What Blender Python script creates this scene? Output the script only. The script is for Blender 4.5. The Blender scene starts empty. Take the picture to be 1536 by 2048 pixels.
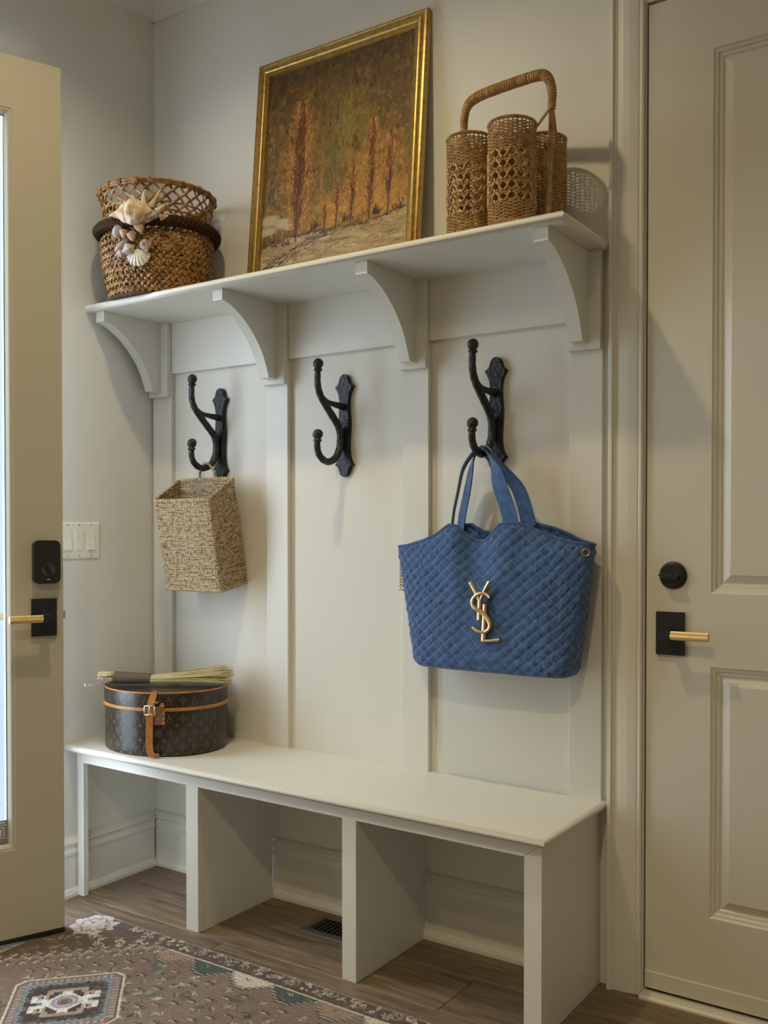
import bpy, bmesh, math, random
import numpy as np
from mathutils import Vector, Matrix
random.seed(7); rng = np.random.default_rng(7)
PI = math.pi
sc = bpy.context.scene
COL = sc.collection

# ------------------------------------------------------------------ camera
F_PX, YAW, CY_PX, PITCH = 1933.7, 0.5922, 1095.4, -0.0153
CAM = Vector((2.5353, -2.3477, 1.15))
cd = bpy.data.cameras.new('camera'); cam = bpy.data.objects.new('camera', cd); COL.objects.link(cam)
cd.sensor_fit = 'VERTICAL'; cd.sensor_height = 36.0; cd.sensor_width = 27.0
cd.lens = 36.0 * F_PX / 2048.0
cd.shift_y = (CY_PX - 1024.0) / 2048.0
cd.clip_start = 0.02
cam.location = CAM; cam.rotation_euler = (PI / 2 + PITCH, 0, YAW)
sc.camera = cam

# ------------------------------------------------------------------ world, lights, exposure
SKY_STRENGTH = 8.2
CAN_WARM = (1.0, 0.82, 0.49)
world = bpy.data.worlds.new('overcast_sky'); sc.world = world; world.use_nodes = True
bg = world.node_tree.nodes['Background']
bg.inputs[0].default_value = (0.71, 0.84, 1.0, 1); bg.inputs[1].default_value = SKY_STRENGTH
sc.view_settings.view_transform = 'Standard'; sc.view_settings.look = 'None'
sc.view_settings.gamma = 1.0; sc.view_settings.use_curve_mapping = False
sc.view_settings.exposure = 0.0

def area_light(name, loc, rot, sx, sy, power, color, portal=False, shape='RECTANGLE', spread=PI):
    ld = bpy.data.lights.new(name, 'AREA'); ld.shape = shape; ld.size = sx
    if shape in ('RECTANGLE', 'ELLIPSE'): ld.size_y = sy
    ld.energy = power; ld.color = color; ld.spread = spread
    ld.cycles.is_portal = portal
    o = bpy.data.objects.new(name, ld); COL.objects.link(o); o.location = loc; o.rotation_euler = rot
    return o
# daylight portal at the front doorway (sampling help for the sky)
area_light('doorway_sky_portal', (-0.10, -0.955, 1.24), (0, -PI / 2, 0), 2.46, 0.88, 1, (1, 1, 1), True)
# recessed ceiling downlights: (x, y, watts); the last is added as fill
CANS = [(1.0, -1.0, 11.0), (2.0, -2.75, 22.0), (0.75, -3.1, 6.0)]

# ------------------------------------------------------------------ node helpers
MATS = {}
def mat(name, color=(0.8, 0.8, 0.8), rough=0.5, metal=0.0, spec=0.5, noise=None, bump=None, coat=0.0, sheen=0.0):
    """noise=(scale, color2, low, high); bump=(scale, strength, distance)"""
    m = bpy.data.materials.new(name); m.use_nodes = True
    nt = m.node_tree; b = nt.nodes['Principled BSDF']
    b.inputs['Base Color'].default_value = (*color, 1); b.inputs['Roughness'].default_value = rough
    b.inputs['Metallic'].default_value = metal; b.inputs['Specular IOR Level'].default_value = spec
    b.inputs['Coat Weight'].default_value = coat; b.inputs['Sheen Weight'].default_value = sheen
    tc = nt.nodes.new('ShaderNodeTexCoord')
    if noise:
        n = nt.nodes.new('ShaderNodeTexNoise'); n.inputs['Scale'].default_value = noise[0]; n.inputs['Detail'].default_value = 4
        nt.links.new(tc.outputs['Object'], n.inputs['Vector'])
        r = nt.nodes.new('ShaderNodeMapRange'); r.inputs['From Min'].default_value = noise[2]; r.inputs['From Max'].default_value = noise[3]
        nt.links.new(n.outputs['Fac'], r.inputs['Value'])
        mx = nt.nodes.new('ShaderNodeMix'); mx.data_type = 'RGBA'
        mx.inputs['A'].default_value = (*color, 1); mx.inputs['B'].default_value = (*noise[1], 1)
        nt.links.new(r.outputs['Result'], mx.inputs['Factor']); nt.links.new(mx.outputs['Result'], b.inputs['Base Color'])
    if bump:
        n2 = nt.nodes.new('ShaderNodeTexNoise'); n2.inputs['Scale'].default_value = bump[0]; n2.inputs['Detail'].default_value = 3
        nt.links.new(tc.outputs['Object'], n2.inputs['Vector'])
        bp = nt.nodes.new('ShaderNodeBump'); bp.inputs['Strength'].default_value = bump[1]; bp.inputs['Distance'].default_value = bump[2]
        nt.links.new(n2.outputs['Fac'], bp.inputs['Height']); nt.links.new(bp.outputs['Normal'], b.inputs['Normal'])
    MATS[name] = m
    return m
def N(m, t): return m.node_tree.nodes.new(t)
def L(m, a, b): m.node_tree.links.new(a, b)
def bsdf(m): return m.node_tree.nodes['Principled BSDF']
def math_node(m, op, a, b=None, c=None):
    n = N(m, 'ShaderNodeMath'); n.operation = op
    for i, v in enumerate((a, b, c)):
        if v is None: continue
        if isinstance(v, (int, float)): n.inputs[i].default_value = v
        else: L(m, v, n.inputs[i])
    return n.outputs[0]

WALL = mat('wall_paint', (0.745, 0.72, 0.645), 0.62, bump=(260, 0.10, 0.001))
TRIM = mat('trim_paint', (0.735, 0.715, 0.645), 0.38, bump=(90, 0.05, 0.0006))
DOORP = mat('door_paint', (0.66, 0.63, 0.54), 0.34, bump=(140, 0.05, 0.0006))
DOORL = mat('entry_door_paint', (0.53, 0.495, 0.40), 0.45, bump=(60, 0.03, 0.0006))
DOORX = mat('bounce_white_paint', (0.86, 0.86, 0.84), 0.5)
CEIL = mat('ceiling_paint', (0.78, 0.76, 0.72), 0.8)
IRON = mat('black_iron', (0.030, 0.030, 0.033), 0.36, 0.45, 0.5, bump=(110, 0.9, 0.004))
BLACK = mat('black_hardware', (0.018, 0.018, 0.020), 0.45, 0.0, 0.4)
DARKGREY = mat('dark_grey_plastic', (0.07, 0.07, 0.075), 0.4)
BRASS = mat('satin_brass', (0.74, 0.57, 0.29), 0.42, 0.55)
GOLDM = mat('bronze_gold_metal', (0.60, 0.40, 0.22), 0.34, 1.0)
GILT = mat('gilded_frame', (0.50, 0.34, 0.115), 0.36, 0.85, noise=(70, (0.34, 0.21, 0.06), 0.42, 0.75), bump=(300, 0.06, 0.0008))
PLASTIC = mat('ivory_plastic', (0.88, 0.85, 0.75), 0.32)
SCREW = mat('screw_metal', (0.55, 0.52, 0.45), 0.35, 0.6)
WICKER = mat('honey_wicker', (0.52, 0.315, 0.125), 0.42, noise=(55, (0.32, 0.165, 0.05), 0.42, 0.70), bump=(400, 0.3, 0.001))
CANE = mat('chestnut_cane', (0.40, 0.205, 0.06), 0.36, noise=(38, (0.15, 0.065, 0.017), 0.38, 0.66), bump=(300, 0.3, 0.001))
CANED = mat('dark_cane', (0.10, 0.042, 0.014), 0.5, noise=(60, (0.20, 0.09, 0.03), 0.45, 0.7))
ROPE = mat('dark_brown_rope', (0.034, 0.016, 0.008), 0.85, spec=0.15, noise=(140, (0.075, 0.040, 0.02), 0.42, 0.7), bump=(500, 0.5, 0.002))
SEAG = mat('seagrass', (0.54, 0.42, 0.26), 0.75, noise=(110, (0.20, 0.125, 0.055), 0.44, 0.70), bump=(500, 0.5, 0.002))
LEATHER = mat('vachetta_leather', (0.50, 0.225, 0.06), 0.42, noise=(25, (0.36, 0.14, 0.035), 0.4, 0.7))
STITCH = mat('mustard_thread', (0.75, 0.48, 0.08), 0.6)
COPPER = mat('worn_copper_plate', (0.42, 0.24, 0.17), 0.35, 0.75)
CANVAS = mat('brown_coated_canvas', (0.024, 0.016, 0.012), 0.33, 0.0, 0.55, bump=(900, 0.06, 0.0004))
PRINT = mat('printed_motif', (0.125, 0.088, 0.040), 0.40)
CHROME = mat('polished_steel', (0.75, 0.72, 0.66), 0.22, 1.0)
STRAW = mat('pale_straw', (0.60, 0.50, 0.26), 0.55, noise=(70, (0.42, 0.36, 0.15), 0.4, 0.7))
STRAWG = mat('green_straw', (0.40, 0.33, 0.13), 0.6, noise=(90, (0.52, 0.42, 0.19), 0.4, 0.7))
THREAD = mat('taupe_thread', (0.17, 0.12, 0.095), 0.6, bump=(400, 0.3, 0.001))
CORD = mat('snake_cord', (0.42, 0.37, 0.32), 0.5, noise=(300, (0.10, 0.07, 0.05), 0.50, 0.56))
SHELLC = mat('cream_shell', (0.72, 0.60, 0.43), 0.45, noise=(30, (0.42, 0.20, 0.06), 0.45, 0.64), bump=(110, 0.25, 0.003))
SHELLG = mat('grey_mauve_shell', (0.52, 0.42, 0.36), 0.5, noise=(70, (0.28, 0.18, 0.14), 0.45, 0.62), bump=(160, 0.4, 0.003))
SHELLW = mat('white_scallop', (0.78, 0.75, 0.66), 0.5, noise=(45, (0.62, 0.55, 0.42), 0.5, 0.75))
SEAGLASS = mat('frosted_glass', (0.27, 0.23, 0.17), 0.3)
VENTM = mat('taupe_metal', (0.105, 0.088, 0.066), 0.45, 0.2)
VENTD = mat('duct_dark', (0.01, 0.009, 0.008), 0.8)
RUBBER = mat('black_rubber', (0.015, 0.013, 0.012), 0.6)
JAMB = mat('grey_blue_jamb_paint', (0.24, 0.26, 0.29), 0.5)
STONE = mat('porch_stone', (0.70, 0.69, 0.67), 0.85, noise=(12, (0.62, 0.61, 0.60), 0.4, 0.7))
ALU = mat('brushed_aluminium', (0.6, 0.6, 0.6), 0.35, 0.9)
GREYST = mat('grey_sticker', (0.27, 0.27, 0.28), 0.5)
WHITEST = mat('white_print', (0.8, 0.8, 0.8), 0.6)
LENS = mat('frosted_lens', (0.9, 0.88, 0.82), 0.5)
DARKW = mat('dark_backing', (0.05, 0.035, 0.02), 0.8)

# pane of clear glass
GLASS = bpy.data.materials.new('clear_glass'); GLASS.use_nodes = True
_nt = GLASS.node_tree; _nt.nodes.clear()
_o = _nt.nodes.new('ShaderNodeOutputMaterial'); _mx = _nt.nodes.new('ShaderNodeMixShader')
_tr = _nt.nodes.new('ShaderNodeBsdfTransparent'); _gl = _nt.nodes.new('ShaderNodeBsdfGlossy')
_tr.inputs[0].default_value = (0.90, 0.93, 0.93, 1); _gl.inputs['Roughness'].default_value = 0.03
_mx.inputs[0].default_value = 0.07
_nt.links.new(_tr.outputs[0], _mx.inputs[1]); _nt.links.new(_gl.outputs[0], _mx.inputs[2]); _nt.links.new(_mx.outputs[0], _o.inputs[0])

# banded little sea snail shells
SNAIL = mat('banded_shell', (0.30, 0.15, 0.12), 0.35)
_w = N(SNAIL, 'ShaderNodeTexWave'); _w.wave_type = 'BANDS'; _w.bands_direction = 'Z'; _w.inputs['Scale'].default_value = 55; _w.inputs['Distortion'].default_value = 0.6
_t = N(SNAIL, 'ShaderNodeTexCoord'); _m = N(SNAIL, 'ShaderNodeMix'); _m.data_type = 'RGBA'
_m.inputs['A'].default_value = (0.27, 0.13, 0.11, 1); _m.inputs['B'].default_value = (0.66, 0.48, 0.32, 1)
L(SNAIL, _t.outputs['Object'], _w.inputs['Vector']); L(SNAIL, _w.outputs['Fac'], _m.inputs['Factor']); L(SNAIL, _m.outputs['Result'], bsdf(SNAIL).inputs['Base Color'])

# oak planks: long grain along X, every plank shifts in tone
OAK = mat('oiled_oak', (0.24, 0.15, 0.085), 0.5)
def _oak(m):
    b = bsdf(m); tc = N(m, 'ShaderNodeTexCoord'); oi = N(m, 'ShaderNodeObjectInfo')
    mp = N(m, 'ShaderNodeMapping'); mp.inputs['Scale'].default_value = (1.2, 16, 1); L(m, tc.outputs['Object'], mp.inputs['Vector'])
    off = N(m, 'ShaderNodeVectorMath'); off.operation = 'ADD'
    sc_ = N(m, 'ShaderNodeVectorMath'); sc_.operation = 'SCALE'; sc_.inputs['Scale'].default_value = 37.0
    cmb = N(m, 'ShaderNodeCombineXYZ'); L(m, oi.outputs['Random'], cmb.inputs[0]); L(m, oi.outputs['Random'], cmb.inputs[1])
    L(m, cmb.outputs[0], sc_.inputs[0]); L(m, mp.outputs[0], off.inputs[0]); L(m, sc_.outputs[0], off.inputs[1])
    n1 = N(m, 'ShaderNodeTexNoise'); n1.inputs['Scale'].default_value = 3.0; n1.inputs['Detail'].default_value = 8; n1.inputs['Roughness'].default_value = 0.65; n1.inputs['Distortion'].default_value = 0.8
    L(m, off.outputs[0], n1.inputs['Vector'])
    cr = N(m, 'ShaderNodeValToRGB'); cr.color_ramp.elements[0].position = 0.32; cr.color_ramp.elements[0].color = (0.105, 0.070, 0.044, 1)
    cr.color_ramp.elements[1].position = 0.68; cr.color_ramp.elements[1].color = (0.275, 0.195, 0.125, 1)
    L(m, n1.outputs['Fac'], cr.inputs[0])
    mp2 = N(m, 'ShaderNodeMapping'); mp2.inputs['Scale'].default_value = (6, 190, 1); L(m, tc.outputs['Object'], mp2.inputs['Vector'])
    n2 = N(m, 'ShaderNodeTexNoise'); n2.inputs['Scale'].default_value = 2.0; n2.inputs['Detail'].default_value = 3; L(m, mp2.outputs[0], n2.inputs['Vector'])
    mr = N(m, 'ShaderNodeMapRange'); mr.inputs['From Min'].default_value = 0.35; mr.inputs['From Max'].default_value = 0.65; mr.inputs['To Min'].default_value = 0.72; mr.inputs['To Max'].default_value = 1.18
    L(m, n2.outputs['Fac'], mr.inputs['Value'])
    tone = math_node(m, 'MULTIPLY_ADD', oi.outputs['Random'], 0.30, 0.86)
    val = math_node(m, 'MULTIPLY', mr.outputs['Result'], tone)
    mul = N(m, 'ShaderNodeVectorMath'); mul.operation = 'SCALE'; L(m, cr.outputs[0], mul.inputs[0]); L(m, val, mul.inputs['Scale'])
    L(m, mul.outputs[0], b.inputs['Base Color'])
    bp = N(m, 'ShaderNodeBump'); bp.inputs['Strength'].default_value = 0.25; bp.inputs['Distance'].default_value = 0.001
    L(m, n2.outputs['Fac'], bp.inputs['Height']); L(m, bp.outputs['Normal'], b.inputs['Normal'])
_oak(OAK)

# painted surfaces whose print is stored per vertex (rug pile, oil painting)
def attr_mat(name, rough, bumps, strength, spec=0.3, sheen=0.0):
    m = mat(name, rough=rough, spec=spec, sheen=sheen)
    a = N(m, 'ShaderNodeAttribute'); a.attribute_name = 'Col'
    tc = N(m, 'ShaderNodeTexCoord')
    n = N(m, 'ShaderNodeTexNoise'); n.inputs['Scale'].default_value = bumps; n.inputs['Detail'].default_value = 4; L(m, tc.outputs['Object'], n.inputs['Vector'])
    mr = N(m, 'ShaderNodeMapRange'); mr.inputs['From Min'].default_value = 0.3; mr.inputs['From Max'].default_value = 0.7; mr.inputs['To Min'].default_value = 0.72; mr.inputs['To Max'].default_value = 1.25
    L(m, n.outputs['Fac'], mr.inputs['Value'])
    mul = N(m, 'ShaderNodeVectorMath'); mul.operation = 'SCALE'; L(m, a.outputs['Color'], mul.inputs[0]); L(m, mr.outputs['Result'], mul.inputs['Scale'])
    L(m, mul.outputs[0], bsdf(m).inputs['Base Color'])
    bp = N(m, 'ShaderNodeBump'); bp.inputs['Strength'].default_value = strength; bp.inputs['Distance'].default_value = 0.002
    L(m, n.outputs['Fac'], bp.inputs['Height']); L(m, bp.outputs['Normal'], bsdf(m).inputs['Normal'])
    return m
RUG = attr_mat('wool_pile', 0.9, 420, 0.6, 0.1, 0.2)
OIL = attr_mat('oil_paint', 0.42, 260, 0.35, 0.4)

# quilted denim with stitch lines (attribute quv: diagonal coordinates)
DENIM = mat('blue_denim', (0.06, 0.13, 0.30), 0.8, sheen=0.3)
def _denim(m, quilt):
    b = bsdf(m); tc = N(m, 'ShaderNodeTexCoord')
    n = N(m, 'ShaderNodeTexNoise'); n.inputs['Scale'].default_value = 55; n.inputs['Detail'].default_value = 5; L(m, tc.outputs['Object'], n.inputs['Vector'])
    mp = N(m, 'ShaderNodeMapping'); mp.inputs['Rotation'].default_value = (0, 0.5, 0); mp.inputs['Scale'].default_value = (900, 900, 500); L(m, tc.outputs['Object'], mp.inputs['Vector'])
    n2 = N(m, 'ShaderNodeTexNoise'); n2.inputs['Scale'].default_value = 1; n2.inputs['Detail'].default_value = 2; L(m, mp.outputs[0], n2.inputs['Vector'])
    s = math_node(m, 'ADD', math_node(m, 'MULTIPLY', n.outputs['Fac'], 0.5), math_node(m, 'MULTIPLY', n2.outputs['Fac'], 0.6))
    cr = N(m, 'ShaderNodeValToRGB'); cr.color_ramp.elements[0].position = 0.38; cr.color_ramp.elements[0].color = (0.012, 0.042, 0.135, 1)
    cr.color_ramp.elements[1].position = 0.74; cr.color_ramp.elements[1].color = (0.062, 0.155, 0.37, 1)
    L(m, s, cr.inputs[0])
    last = cr.outputs[0]
    if quilt:
        at_ = N(m, 'ShaderNodeAttribute'); at_.attribute_name = 'quv'
        sp = N(m, 'ShaderNodeSeparateXYZ'); L(m, at_.outputs['Vector'], sp.inputs[0])
        masks = []
        for i, j in ((0, 1), (1, 0)):
            d = math_node(m, 'ABSOLUTE', math_node(m, 'SUBTRACT', math_node(m, 'FRACT', math_node(m, 'ADD', sp.outputs[i], 0.5)), 0.5))
            line = math_node(m, 'LESS_THAN', d, 0.022)
            dash = math_node(m, 'GREATER_THAN', math_node(m, 'FRACT', math_node(m, 'MULTIPLY', sp.outputs[j], 9.0)), 0.30)
            masks.append(math_node(m, 'MULTIPLY', line, dash))
        mk = math_node(m, 'MULTIPLY', math_node(m, 'MAXIMUM', masks[0], masks[1]), 0.55)
        mx = N(m, 'ShaderNodeMix'); mx.data_type = 'RGBA'; L(m, mk, mx.inputs['Factor']); L(m, last, mx.inputs['A']); mx.inputs['B'].default_value = (0.30, 0.40, 0.58, 1)
        last = mx.outputs['Result']
    L(m, last, b.inputs['Base Color'])
    bp = N(m, 'ShaderNodeBump'); bp.inputs['Strength'].default_value = 0.35; bp.inputs['Distance'].default_value = 0.001
    L(m, n2.outputs['Fac'], bp.inputs['Height']); L(m, bp.outputs['Normal'], b.inputs['Normal'])
_denim(DENIM, True)
DENIMP = mat('plain_denim', (0.06, 0.13, 0.30), 0.8, sheen=0.3); _denim(DENIMP, False)
DENTH = mat('pale_blue_thread', (0.22, 0.31, 0.48), 0.8)

# ------------------------------------------------------------------ mesh helpers
class MB:
    def __init__(s): s.v = []; s.f = []; s.sm = []
    def add(s, verts, faces, smooth=False):
        o = len(s.v); s.v.extend([tuple(p) for p in verts]); s.f.extend([tuple(i + o for i in f) for f in faces]); s.sm.extend([smooth] * len(faces)); return s
    def box(s, x0, x1, y0, y1, z0, z1, bev=0.0, seg=2):
        if bev <= 0:
            return s.add([(x0, y0, z0), (x1, y0, z0), (x1, y1, z0), (x0, y1, z0), (x0, y0, z1), (x1, y0, z1), (x1, y1, z1), (x0, y1, z1)],
                         [(0, 3, 2, 1), (4, 5, 6, 7), (0, 1, 5, 4), (1, 2, 6, 5), (2, 3, 7, 6), (3, 0, 4, 7)])
        bm = bmesh.new(); bmesh.ops.create_cube(bm, size=1.0)
        for v in bm.verts:
            v.co = ((x0 + x1) / 2 + v.co.x * (x1 - x0), (y0 + y1) / 2 + v.co.y * (y1 - y0), (z0 + z1) / 2 + v.co.z * (z1 - z0))
        bmesh.ops.bevel(bm, geom=bm.edges[:], offset=bev, segments=seg, affect='EDGES', profile=0.5)
        s.bm(bm, False); return s
    def bm(s, bm, smooth=True):
        bm.verts.index_update()
        s.add([v.co[:] for v in bm.verts], [[v.index for v in f.verts] for f in bm.faces], smooth); bm.free()
    def prism(s, poly, fn, h0, h1, smooth=False):
        """poly 2-D points, fn(a, b, h) -> xyz"""
        n = len(poly)
        v = [fn(a, b, h0) for a, b in poly] + [fn(a, b, h1) for a, b in poly]
        s.add(v, [tuple(range(n - 1, -1, -1)), tuple(range(n, 2 * n))])
        s.add(v, [(i, (i + 1) % n, n + (i + 1) % n, n + i) for i in range(n)], smooth); return s
    def tube(s, pts, r, sides=6, closed=False, caps=True, smooth=True, flat=1.0, up=None):
        pts = [Vector(p) for p in pts]; n = len(pts)
        rr = r if hasattr(r, '__len__') else [r] * n
        T = []
        for i in range(n):
            a = pts[(i - 1) % n] if (closed or i > 0) else pts[i]
            b = pts[(i + 1) % n] if (closed or i < n - 1) else pts[i]
            t = (b - a); T.append(t.normalized() if t.length > 1e-9 else Vector((0, 0, 1)))
        u = Vector(up) if up is not None else (Vector((0, 0, 1)) if abs(T[0].z) < 0.9 else Vector((1, 0, 0)))
        nrm = (u - T[0] * u.dot(T[0])).normalized()
        V = []
        for i in range(n):
            if up is not None: nrm = Vector(up)
            nrm = nrm - T[i] * nrm.dot(T[i])
            nrm = nrm.normalized() if nrm.length > 1e-6 else Vector((1, 0, 0))
            bn = T[i].cross(nrm)
            for k in range(sides):
                a = 2 * PI * k / sides
                V.append(pts[i] + nrm * (math.cos(a) * rr[i] * flat) + bn * (math.sin(a) * rr[i]))
        F = []
        m = n if closed else n - 1
        for i in range(m):
            j = (i + 1) % n
            for k in range(sides):
                q = (k + 1) % sides
                F.append((i * sides + k, i * sides + q, j * sides + q, j * sides + k))
        s.add(V, F, smooth)
        if caps and not closed:
            o = len(s.v) - len(V)
            s.f.append(tuple(o + k for k in range(sides - 1, -1, -1))); s.f.append(tuple(o + (n - 1) * sides + k for k in range(sides))); s.sm += [False, False]
        return s
    def lathe(s, prof, M, segs=24, smooth=True, cap=True):
        """prof [(r, h)], M maps local (x, y, h) -> Vector"""
        V = []
        for r, h in prof:
            for k in range(segs):
                a = 2 * PI * k / segs; V.append(M(r * math.cos(a), r * math.sin(a), h))
        F = [(i * segs + k, i * segs + (k + 1) % segs, (i + 1) * segs + (k + 1) % segs, (i + 1) * segs + k) for i in range(len(prof) - 1) for k in range(segs)]
        s.add(V, F, smooth)
        if cap:
            o = len(s.v) - len(V)
            s.f.append(tuple(o + k for k in range(segs - 1, -1, -1))); s.f.append(tuple(o + (len(prof) - 1) * segs + k for k in range(segs))); s.sm += [False, False]
        return s
    def ribbon(s, pts, wvec, width, thick, nvec=None, smooth=True):
        """swept flat strap: pts centre line, wvec width direction(s)"""
        pts = [Vector(p) for p in pts]; n = len(pts); V = []
        for i in range(n):
            t = (pts[min(i + 1, n - 1)] - pts[max(i - 1, 0)]).normalized()
            w = Vector(wvec[i] if isinstance(wvec, list) else wvec); w = (w - t * w.dot(t)).normalized()
            q = t.cross(w)
            hw = (width[i] if hasattr(width, '__len__') else width) / 2
            for a, b in ((-1, -1), (1, -1), (1, 1), (-1, 1)): V.append(pts[i] + w * hw * a + q * thick / 2 * b)
        F = [(i * 4 + k, i * 4 + (k + 1) % 4, i * 4 + 4 + (k + 1) % 4, i * 4 + 4 + k) for i in range(n - 1) for k in range(4)]
        F += [(3, 2, 1, 0), tuple(4 * (n - 1) + k for k in range(4))]
        s.add(V, F, smooth); return s
    def build(s, name, m, parent=None, kind=None, label=None, angle=0.6):
        me = bpy.data.meshes.new(name)
        o0 = WLOC.get(parent.name, Vector((0, 0, 0))) if parent else Vector((0, 0, 0))
        me.from_pydata([(p[0] - o0[0], p[1] - o0[1], p[2] - o0[2]) for p in s.v], [], s.f)
        me.polygons.foreach_set('use_smooth', s.sm)
        bm = bmesh.new(); bm.from_mesh(me); bmesh.ops.recalc_face_normals(bm, faces=bm.faces[:])
        for e in bm.edges:
            if len(e.link_faces) == 2 and e.calc_face_angle(0) > angle: e.smooth = False
        bm.to_mesh(me); bm.free()
        me.materials.append(m)
        o = bpy.data.objects.new(name, me); COL.objects.link(o)
        if parent: o.parent = parent
        WLOC[o.name] = o0
        if kind: o['kind'] = kind
        if label: o['label'] = label
        return o
WLOC = {}
def thing(name, loc, label, cat, group=None):
    o = bpy.data.objects.new(name, None); COL.objects.link(o); o.location = loc; o.empty_display_size = 0.05
    WLOC[o.name] = Vector(loc); o['label'] = label; o['category'] = cat
    if group: o['group'] = group
    return o
def recenter(o):
    """put a single-mesh object's origin at its base"""
    me = o.data; co = np.empty(len(me.vertices) * 3, np.float32); me.vertices.foreach_get('co', co); co = co.reshape(-1, 3)
    c = np.array([(co[:, 0].min() + co[:, 0].max()) / 2, (co[:, 1].min() + co[:, 1].max()) / 2, co[:, 2].min()], np.float32)
    me.vertices.foreach_set('co', (co - c).ravel()); o.location = Vector(o.location) + Vector(c.tolist()); WLOC[o.name] = Vector(o.location); me.update()
    return o
def structure(o, label, cat):
    o['kind'] = 'structure'; o['label'] = label; o['category'] = cat; return o
def copy_tree(o, delta, parent=None):
    c = o.copy(); COL.objects.link(c); c.parent = parent
    if parent is None: c.location = Vector(o.location) + Vector(delta)
    for ch in list(o.children): copy_tree(ch, delta, c)
    return c
def ray(u, v):
    r = (u - 768) / F_PX; U = -(v - CY_PX) / F_PX
    fw = math.cos(PITCH) - U * math.sin(PITCH); dz = math.sin(PITCH) + U * math.cos(PITCH)
    return Vector((-math.sin(YAW) * fw + math.cos(YAW) * r, math.cos(YAW) * fw + math.sin(YAW) * r, dz))
def onY(u, v, y): d = ray(u, v); return CAM + d * ((y - CAM.y) / d.y)      # measured point on a plane parallel to the back wall
def onX(u, v, x): d = ray(u, v); return CAM + d * ((x - CAM.x) / d.x)
def spline(pts, n):
    """Catmull-Rom through pts"""
    P = [Vector(p) for p in pts]; out = []
    for i in range(len(P) - 1):
        a, b, c, d = P[max(i - 1, 0)], P[i], P[i + 1], P[min(i + 2, len(P) - 1)]
        for k in range(n):
            t = k / n
            out.append(0.5 * ((2 * b) + (c - a) * t + (2 * a - 5 * b + 4 * c - d) * t * t + (3 * b - a - 3 * c + d) * t ** 3))
    out.append(P[-1]); return out
def I3(x, y, z): return Vector((x, y, z))

def vnoise(x, y, seed):
    xi = np.floor(x).astype(np.int64); yi = np.floor(y).astype(np.int64); fx = x - xi; fy = y - yi
    fx = fx * fx * (3 - 2 * fx); fy = fy * fy * (3 - 2 * fy)
    def h(a, b):
        n = (a * 374761393 + b * 668265263 + seed * 974711) & 0x7fffffff
        n = ((n ^ (n >> 13)) * 1274126177) & 0x7fffffff
        return ((n ^ (n >> 16)) & 0xffff) / 65535.0
    return (h(xi, yi) * (1 - fx) + h(xi + 1, yi) * fx) * (1 - fy) + (h(xi, yi + 1) * (1 - fx) + h(xi + 1, yi + 1) * fx) * fy
def fbm(x, y, seed, octv=4):
    s = 0; a = 0.5; t = 0
    for i in range(octv): s = s + a * vnoise(x * 2 ** i, y * 2 ** i, seed + i); t += a; a *= 0.55
    return s / t
def lin(rgb):
    c = np.array(rgb, float) / 255.0
    return np.where(c <= 0.04045, c / 12.92, ((c + 0.055) / 1.055) ** 2.4)
def color_attr(o, cols):
    me = o.data; a = me.color_attributes.new('Col', 'FLOAT_COLOR', 'POINT')
    buf = np.ones((len(me.vertices), 4), np.float32); buf[:, :3] = cols; a.data.foreach_set('color', buf.ravel())

#@@STRUCTURE
# ================================================================== the room
XR, YB, CZ = 4.2, -4.2, 3.05
SUBF = MB().box(-0.16, XR, YB, 0.12, -0.06, -0.021).build('floor', DARKW)
structure(SUBF, 'wide oak plank floor running along the bench wall', 'floor')
rows = [0.12, -0.16, -0.357, -0.555, -0.753, -0.951, -1.149, -1.347, -1.545, -1.743, -1.941, -2.139, -2.337, -2.535, -2.9, -3.3, -3.75, YB]
cuts = [[0.3, 2.1], [-.1, 1.35, 3.1], [0.655, 2.5], [1.5, 3.3], [0.5, 2.2], [1.2, 2.9], [0.4, 2.0, 3.6], [1.6, 3.0], [0.8, 2.4], [1.9], [0.5, 2.8], [1.3, 3.2], [2.0], [1.0, 3.0], [2.2], [1.1], [2.6]]
for r in range(len(rows) - 1):
    xs = [-0.16] + [c for c in cuts[r] if -0.1 < c] + [XR]
    for i in range(len(xs) - 1):
        b = MB().box(xs[i] + 0.0007, xs[i + 1] - 0.0007, rows[r + 1] + 0.0007, rows[r] - 0.0007, -0.0205, 0.0, 0.0014, 1)
        o = b.build('plank', OAK, SUBF)

def wall(name, boxes, label, m=WALL):
    b = MB()
    for q in boxes: b.box(*q)
    return structure(b.build(name, m), label, 'wall')
DX0, DX1, DZ1 = 1.733, 2.556, 2.452          # side door opening in the back wall
WB = wall('wall_back', [(-0.16, DX0, 0, 0.12, -0.02, CZ), (DX1, XR + 0.12, 0, 0.12, -0.02, CZ), (DX0, DX1, 0, 0.12, DZ1, CZ)], 'greige painted wall behind the bench, panelled with white battens')
OY0, OY1, OZ1 = -1.402, -0.510, 2.473        # front doorway in the left wall
WL = wall('wall_left', [(-0.16, 0, OY1, 0.0, -0.02, CZ), (-0.16, 0, YB, OY0, -0.02, CZ), (-0.16, 0, OY0, OY1, OZ1, CZ)], 'greige painted wall with the front doorway')
wall('wall_right', [(XR, XR + 0.12, YB, 0, -0.02, CZ)], 'greige painted wall on the far right')
wall('wall_front', [(-0.16, XR + 0.12, YB - 0.12, YB, -0.02, CZ)], 'greige painted wall opposite the bench')
structure(MB().box(-0.16, XR + 0.12, YB - 0.12, 0.12, CZ, CZ + 0.06).build('ceiling', CEIL), 'flat white ceiling', 'ceiling')
structure(MB().box(-14, -0.16, -9, 8, -0.22, -0.14).build('porch_slab', STONE), 'pale stone paving outside the front door', 'ground')

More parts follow.
